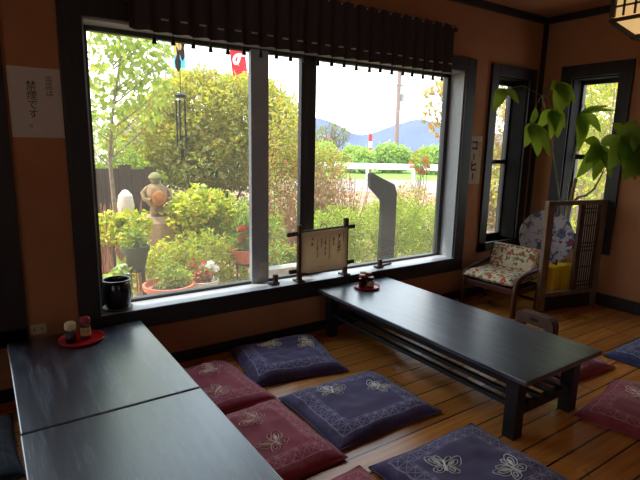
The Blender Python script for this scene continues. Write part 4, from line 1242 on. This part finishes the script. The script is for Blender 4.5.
# conifers right
for i, (x_, y_, rx, hz, lab) in enumerate(((3.58, 4.95, .42, .98, 'bright green spreading conifer left of the standing stone'), (4.62, 5.0, .5, 1.05, 'bright green conifer right behind the standing stone'), (5.6, 5.15, .55, .9, 'bright green conifer at the right end of the window'))):
    plant('garden_conifer', (x_, y_, GZ), lab, 'shrub', 'l_conifer',
          [((0, 0, hz * .55), (rx, .36, hz * .42)), ((rx * .5, 0, hz * .7), (rx * .5, .3, hz * .28)), ((-rx * .5, 0, hz * .66), (rx * .5, .3, hz * .3)), ((0, -.1, hz * .25), (rx * 1.1, .4, hz * .25))], 4200, .055, .28, group='conifers in the garden', stems=8, seed=130 + i * 5, shell=.5, up=.5)
plant('orange_tipped_shrub', (5.75, 5.9, GZ), 'green shrub with orange young leaves behind the right conifer', 'shrub', 'l_persimmon', [((0, 0, .75), (.5, .4, .35)), ((-.3, 0, .6), (.4, .3, .3))], 1200, .06, stems=8, seed=150)
# persimmon branch at upper right
t = thing('autumn_tree', (5.95, 5.2, GZ), 'brown leaved tree branch at the right edge of the wide window', 'tree')
leaves('foliage', M['l_persimmon'], t, [((-.35, 0, 2.42), (.3, .3, .22)), ((-.5, 0, 2.15), (.18, .25, .2)), ((-.3, 0, 1.95), (.25, .25, .25)), ((.1, 0, 2.6), (.4, .3, .3))], 260, .10, .6, shell=.1, seed=160, droop=.4)
mb = MB(); mb.tube([(.35, 0, 0), (.3, 0, 1.2), (.2, 0, 2.0), (.0, 0, 2.6)], [.06, .05, .035, .015], 8)
mb.tube([(.22, 0, 1.9), (-.1, 0, 2.2), (-.45, 0, 2.5)], [.02, .014, .006], 6); mb.tube([(.25, 0, 1.7), (-.1, 0, 1.9), (-.45, 0, 2.1)], [.02, .012, .005], 6)
mb.build('trunk', M['twig'], t, smooth=True)
plant('red_blossom_shrub', (8.35, 8.2, GZ), 'small shrub with bright red blossoms near the right window edge', 'shrub', 'l_green', [((0, 0, 1.35), (.24, .24, .26))], 300, .09, stems=8, seed=165, blossom=('flower_r', 26, .11))
# standing stone
t = tag(MB().prism([(-.125, 0), (-.13, .4), (-.125, .8), (-.13, 1.04), (-.23, 1.12), (-.34, 1.2), (-.36, 1.36), (-.32, 1.38), (-.1, 1.30), (.08, 1.24), (.125, 1.14), (.13, .7), (.12, 0)], .16).build('standing_stone', M['stone'], None, bevel=.03), 'tall dark grey standing stone with a slanted top among the conifers', 'stone')
t.location = (4.02, 4.45, GZ); t.rotation_euler = (0, 0, -.45); t.scale = (.72, .8, 1)
# garden ornament (small round-headed figure)
t = thing('garden_figure', (1.605, 5.6, .575), 'small weathered tan garden figure with a round head on a flat rock under the bushes', 'figure')
t.scale = (.88, .88, .92)
mb = MB()
mb.lathe([(.001, .0), (.075, .0), (.082, .05), (.075, .10), (.12, .15), (.145, .22), (.135, .30), (.095, .36), (.05, .38), (.001, .385)], 24)
mb.build('body', M['tanstone'], t, smooth=True)
MB().lathe([(.001, .375), (.05, .385), (.075, .43), (.075, .455), (.001, .46)], 20).build('head', M['mossstone'], t, smooth=True)
MB().lathe([(.001, .445), (.088, .448), (.075, .48), (.04, .51), (.001, .52)], 20).build('round_hat', M['mossstone'], t, smooth=True)
for sx in (-1, 1):
    MB().tube([(sx * .10, 0, .33), (sx * .165, -.02, .27), (sx * .16, -.06, .20), (sx * .10, -.12, .19)], [.032, .034, .03, .026], 10).build('arm', M['tanstone'], t, smooth=True)
    MB().lathe([(.001, -.015), (.05, -.012), (.05, .02), (.02, .04), (.001, .04)], 12, Matrix.Translation((sx * .05, -.06, .015))).build('foot', M['tanstone'], t, smooth=True)
MB().lathe([(.001, -.02), (.07, -.012), (.09, .0), (.06, .02), (.001, .025)], 20, Matrix.Translation((0, -.135, .22)) @ Matrix.Rotation(PI / 2, 4, 'X')).build('belly', M['orangestone'], t, smooth=True)
t = tag(MB().lathe([(.001, 0), (.30, 0), (.31, .4), (.26, .8), (.2, .868), (.001, .872)], 11).build('flat_rock', M['soilrock'], None, smooth=True, angle=30), 'flat topped tan rock carrying the small garden figure', 'rock')
t.location = (1.62, 5.62, GZ); t.scale = (1, .8, 1)
t = tag(MB().lathe([(.001, 0), (.17, .02), (.2, .13), (.16, .25), (.06, .31), (.001, .32)], 9).build('garden_rock', M['whitepot'], None, smooth=True), 'pale rock left of the small garden figure', 'rock')
t.location = (1.40, 6.13, GZ + .80); t.scale = (.5, .5, 1.0)
t = tag(MB().lathe([(.001, 0), (.26, 0), (.29, .3), (.26, .62), (.2, .78), (.001, .80)], 11).build('garden_boulder', M['stone'], None, smooth=True, angle=25), 'grey boulder under the bushes carrying the pale rock', 'boulder')
t.location = (1.34, 6.17, GZ)
# old board fence behind
t = thing('board_fence', (1.02, 6.5, GZ), 'old dark brown board fence in the shade left of the garden figure', 'fence')
for k in range(12):
    MB().box(-1.0 + k * .155, -1.0 + k * .155 + .15, -.012, .012, 0, 1.36 + .03 * math.sin(k * 2.3)).build('board', M['fencewood'], t)
for z_ in (.3, .85): MB().box(-1.0, .855, .012, .05, z_, z_ + .07).build('rail', M['fencewood'], t)
# fallen leaves
g = leaves('fallen_leaves', M['l_litter'], None, [((2.6, 4.6, GZ + .012), (2.6, 1.6, .012))], 2600, .06, .6, up=2, shell=0, seed=170, floor_z=GZ + .004)
tag(g, 'brown leaf litter strewn on the garden earth', 'leaves', kind='stuff')
g = leaves('garden_grass', M['l_green'], None, [((4.6, 9, GZ + .06), (5, 3.5, .12))], 5000, .16, .2, up=.1, shell=0, seed=175, floor_z=GZ)
tag(g, 'rough green grass beyond the garden shrubs', 'grass', kind='stuff')

# ---- flower pots outside
def bowl_pot(name, x, y, z, r, h, mat, label, group=None):
    t = thing(name, (x, y, z), label, 'flower pot', group)
    MB().lathe([(.001, 0), (r * .62, 0), (r * .9, h * .75), (r * .92, h * .8), (r, h * .8), (r * 1.03, h), (r * .93, h), (r * .85, h * .8), (.001, h * .78)], 32).build('bowl', M[mat], t, smooth=True)
    MB().lathe([(.001, h * .785), (r * .84, h * .785), (.001, h * .85)], 20).build('soil', M['soil'], t, smooth=True)
    return t
def stand(x, y, z0, z1, r, label):
    t = thing('plant_stand', (x, y, z0), label, 'stand')
    hh = z1 - z0
    for k in range(4):
        a_ = k * PI / 2 + .4
        MB().tube([(r * math.cos(a_), r * math.sin(a_), 0), (r * .85 * math.cos(a_), r * .85 * math.sin(a_), hh)], .008, 6).build('leg', M['saucer'], t)
    MB().tube([(r * .8 * math.cos(a_), r * .8 * math.sin(a_), hh - .008) for a_ in [i * 2 * PI / 24 for i in range(25)]], .008, 6).build('ring', M['saucer'], t, smooth=True)
    MB().box(-r * .8, r * .8, -.01, .01, hh - .016, hh - .0005).box(-.01, .01, -r * .8, r * .8, hh - .016, hh - .0005).build('cross', M['saucer'], t)
t = bowl_pot('planter_bowl', 1.04, 4.30, .31, .115, .2, 'greenpot', 'dark green planter with a bushy herb, raised above the terracotta bowl')
leaves('foliage', M['l_green'], t, [((0, 0, .23), (.12, .12, .11)), ((.0, 0, .30), (.09, .09, .08))], 420, .05, .3, shell=.2, seed=180)
stand(1.04, 4.30, GZ, .31, .09, 'thin metal stand under the dark green planter')
t = bowl_pot('planter_bowl', 1.22, 4.0, .04, .205, .19, 'terracotta', 'wide terracotta bowl with sprawling green herbs, close to the window')
leaves('foliage', M['l_tree'], t, [((.03, 0, .24), (.16, .14, .10)), ((.12, 0, .2), (.12, .1, .08)), ((-.02, 0, .34), (.08, .07, .14))], 900, .036, .3, shell=.1, seed=184)
stand(1.22, 4.0, GZ, .04, .15, 'thin metal stand under the wide terracotta bowl')
t = bowl_pot('planter_bowl', 1.575, 4.15, .01, .135, .17, 'whitepot', 'small whitewashed pot of white and crimson flowers')
leaves('foliage', M['l_green'], t, [((0, 0, .22), (.13, .11, .08))], 260, .045, .45, shell=.2, seed=187)
leaves('white_blossoms', M['flower_w'], t, [((.07, 0, .27), (.07, .06, .05))], 60, .05, .9, shell=.5, seed=188)
leaves('crimson_blossoms', M['flower_p'], t, [((-.04, -.06, .22), (.1, .05, .07)), ((-.07, .03, .32), (.05, .05, .05)), ((.03, .03, .31), (.03, .03, .03))], 60, .05, .9, shell=.5, seed=189)
stand(1.575, 4.15, GZ, .01, .09, 'thin metal stand under the small whitewashed pot')
t = bowl_pot('planter_bowl', 2.20, 4.6, .17, .17, .15, 'terracotta', 'terracotta bowl of red geraniums beside the grey window stile')
leaves('foliage', M['l_green'], t, [((0, 0, .22), (.14, .13, .1)), ((.05, 0, .38), (.12, .1, .14))], 330, .06, .7, shell=.2, seed=192)
leaves('blossoms', M['flower_r'], t, [((-.05, -.05, .26), (.06, .05, .03)), ((-.04, -.05, .37), (.05, .05, .03)), ((.1, 0, .33), (.05, .05, .03))], 130, .04, .9, shell=.3, seed=193)
stand(2.20, 4.6, GZ, .17, .12, 'thin metal stand under the bowl of red geraniums')
tag(MB().box(2.36, 3.35, 4.35, 4.5, GZ, .12).build('planter_edge', M['concrete'], None, bevel=.01), 'low pale concrete kerb behind the paper notice', 'kerb')
plant('geranium_bed', (2.65, 4.75, GZ), 'red and green bedding plants behind the concrete kerb', 'plant', 'l_green', [((0, 0, .45), (.3, .15, .16)), ((.4, 0, .42), (.3, .15, .14))], 700, .06, stems=8, r0=.006, seed=196, blossom=('flower_r', 60, .05))

# ---- wind chime, ladder mast, banners
t = thing('wind_chime', (1.235, 3.60, 1.3), 'dark metal wind chime hanging outside the left pane', 'wind chime')
MB().tube([(0, 0, 1.04), (0, 0, .42)], .003, 6).build('cord', M['black'], t)
MB().lathe([(.001, .40), (.038, .40), (.042, .415), (.03, .425), (.001, .43)], 20).build('top_disc', M['black'], t, smooth=True)
fish = [(0, -.09), (.018, -.06), (.022, -.02), (.012, .02), (.03, .07), (.008, .055), (-.01, .09), (-.006, .03), (-.022, -.02), (-.016, -.06)]
for z_, s_, xo in ((.66, 1.0, -.012), (.72, .8, .022)):
    MB().prism([(x_ * s_, z2 * s_) for x_, z2 in fish], .012, Matrix.Translation((xo, 0, z_))).build('ornament', M['black'], t, bevel=.003)
for k, l_ in enumerate((.30, .26, .33, .28, .36)):
    a_ = k * 2 * PI / 5 + .3
    MB().tube([(.033 * math.cos(a_), .033 * math.sin(a_), .38), (.033 * math.cos(a_), .033 * math.sin(a_), .38 - l_)], .0065, 8).build('chime_tube', M['black'], t, smooth=True)
    MB().tube([(.033 * math.cos(a_), .033 * math.sin(a_), .402), (.033 * math.cos(a_), .033 * math.sin(a_), .378)], .0012, 4).build('string', M['black'], t)
MB().tube([(0, 0, .40), (0, 0, .02)], .0015, 4).build('clapper_string', M['black'], t)
MB().lathe([(.001, .12), (.02, .12), (.02, .13), (.001, .13)], 14).build('clapper', M['black'], t, smooth=True)
MB().box(-.012, .012, -.002, .002, -.03, .04).build('wind_sail', M['black'], t)
t = thing('ladder_mast', (3.95, 12.0, GZ), 'thin grey ladder mast rising behind the round bush', 'mast')
for s_ in (-.17, .17): MB().tube([(s_, 0, 0), (s_, 0, 5.2)], .02, 6).build('rail', M['steel'], t)
mb = MB()
for k in range(14): mb.tube([(-.17, 0, .4 + k * .36), (.17, 0, .4 + k * .36)], .014, 6)
mb.build('rungs', M['steel'], t)
def banner(x, y, z0, z1, w, mat, label, lean=0.0, txt=None):
    t = thing('banner', (x, y, GZ), label, 'banner', None, -.35)
    MB().tube([(-w / 2 - .02, 0, 0), (-w / 2 - .02 + lean * .3, 0, z1 + .1 - GZ)], .015, 6).build('pole', M['white'], t)
    vs = []; fs = []; n_ = 12
    for j in range(n_ + 1):
        for i in range(7):
            f_ = j / n_
            vs.append((-w / 2 + w * i / 6 + lean * (f_ - .5), .04 * math.sin(i * .9 + f_ * 5), (z0 + (z1 - z0) * f_) - (z0 + z1) / 2))
    for j in range(n_):
        for i in range(6):
            a = j * 7 + i; fs.append((a, a + 1, a + 8, a + 7))
    o = MB().add(vs, fs).build('flag_cloth', mat, t, smooth=True); o.location = (0, 0, (z0 + z1) / 2 - GZ)
    if txt: text_mesh('lettering', txt, .36, M['white'], o, (.02, -.06, .14), bold=.02)
banner(4.22, 12.3, 2.6, 3.95, .26, M['bannermix'], 'orange and blue striped banner beside the ladder mast')
banner(5.62, 12.0, 2.75, 4.1, .38, M['bannerred'], 'red banner with a white letter above the round bush', -.16, 'の')
# trees outside the side windows
plant('side_tree', (6.6, 3.3, GZ), 'yellow green tree outside the right wall window', 'tree', 'l_yellow',
      [((0, 0, 2.2), (.8, 1.0, .8)), ((0, -.5, 1.5), (.7, .7, .7)), ((.2, .6, 1.3), (.7, .7, .7)), ((.1, .1, .7), (.7, .9, .7))], 6000, .085, .5, stems=22, r0=.025, smat='bark', seed=200, shell=.2)
plant('side_tree', (8.8, 4.4, GZ), 'large olive tree farther outside the right wall window', 'tree', 'l_olive',
      [((0, 0, 2.3), (1.2, 1.4, 1.1)), ((0, -.6, 1.2), (1.2, 1.2, 1.0)), ((0, .8, 1.0), (1.1, 1.1, 1.0))], 9000, .11, .5, stems=16, r0=.03, smat='bark', seed=203, shell=.5)
plant('side_tree', (9.0, 6.7, GZ), 'pale yellow tree outside the narrow window', 'tree', 'l_persimmon',
      [((0, 0, 2.1), (.75, .8, .9)), ((.05, 0, 1.0), (.8, .8, .8)), ((.1, 0, .35), (.8, .8, .5))], 5000, .09, .5, stems=14, r0=.025, smat='bark', seed=206, shell=.3)

# ------------------------------------------------------------------ sky and sun
w = bpy.data.worlds.new('world'); SC.world = w; w.use_nodes = True
nt = w.node_tree; nt.nodes.clear()
out = nt.nodes.new('ShaderNodeOutputWorld'); bg = nt.nodes.new('ShaderNodeBackground')
tc = nt.nodes.new('ShaderNodeTexCoord'); sp = nt.nodes.new('ShaderNodeSeparateXYZ'); rp = nt.nodes.new('ShaderNodeValToRGB')
nt.links.new(tc.outputs['Generated'], sp.inputs[0]); nt.links.new(sp.outputs[2], rp.inputs[0])
e = rp.color_ramp.elements
e[0].position = 0.0; e[0].color = (1, 1, 1, 1); e[1].position = .7; e[1].color = (.62, .80, 1, 1)
nt.links.new(rp.outputs[0], bg.inputs[0]); bg.inputs[1].default_value = 3.2
nt.links.new(bg.outputs[0], out.inputs[0])
sl = bpy.data.lights.new('sun', 'SUN'); sl.energy = 5.5; sl.angle = math.radians(1.0); sl.color = (1, .95, .85)
so = bpy.data.objects.new('sun', sl); COL.objects.link(so)
so.rotation_euler = (-Vector((-.42, .30, 1.0))).to_track_quat('-Z', 'Y').to_euler()
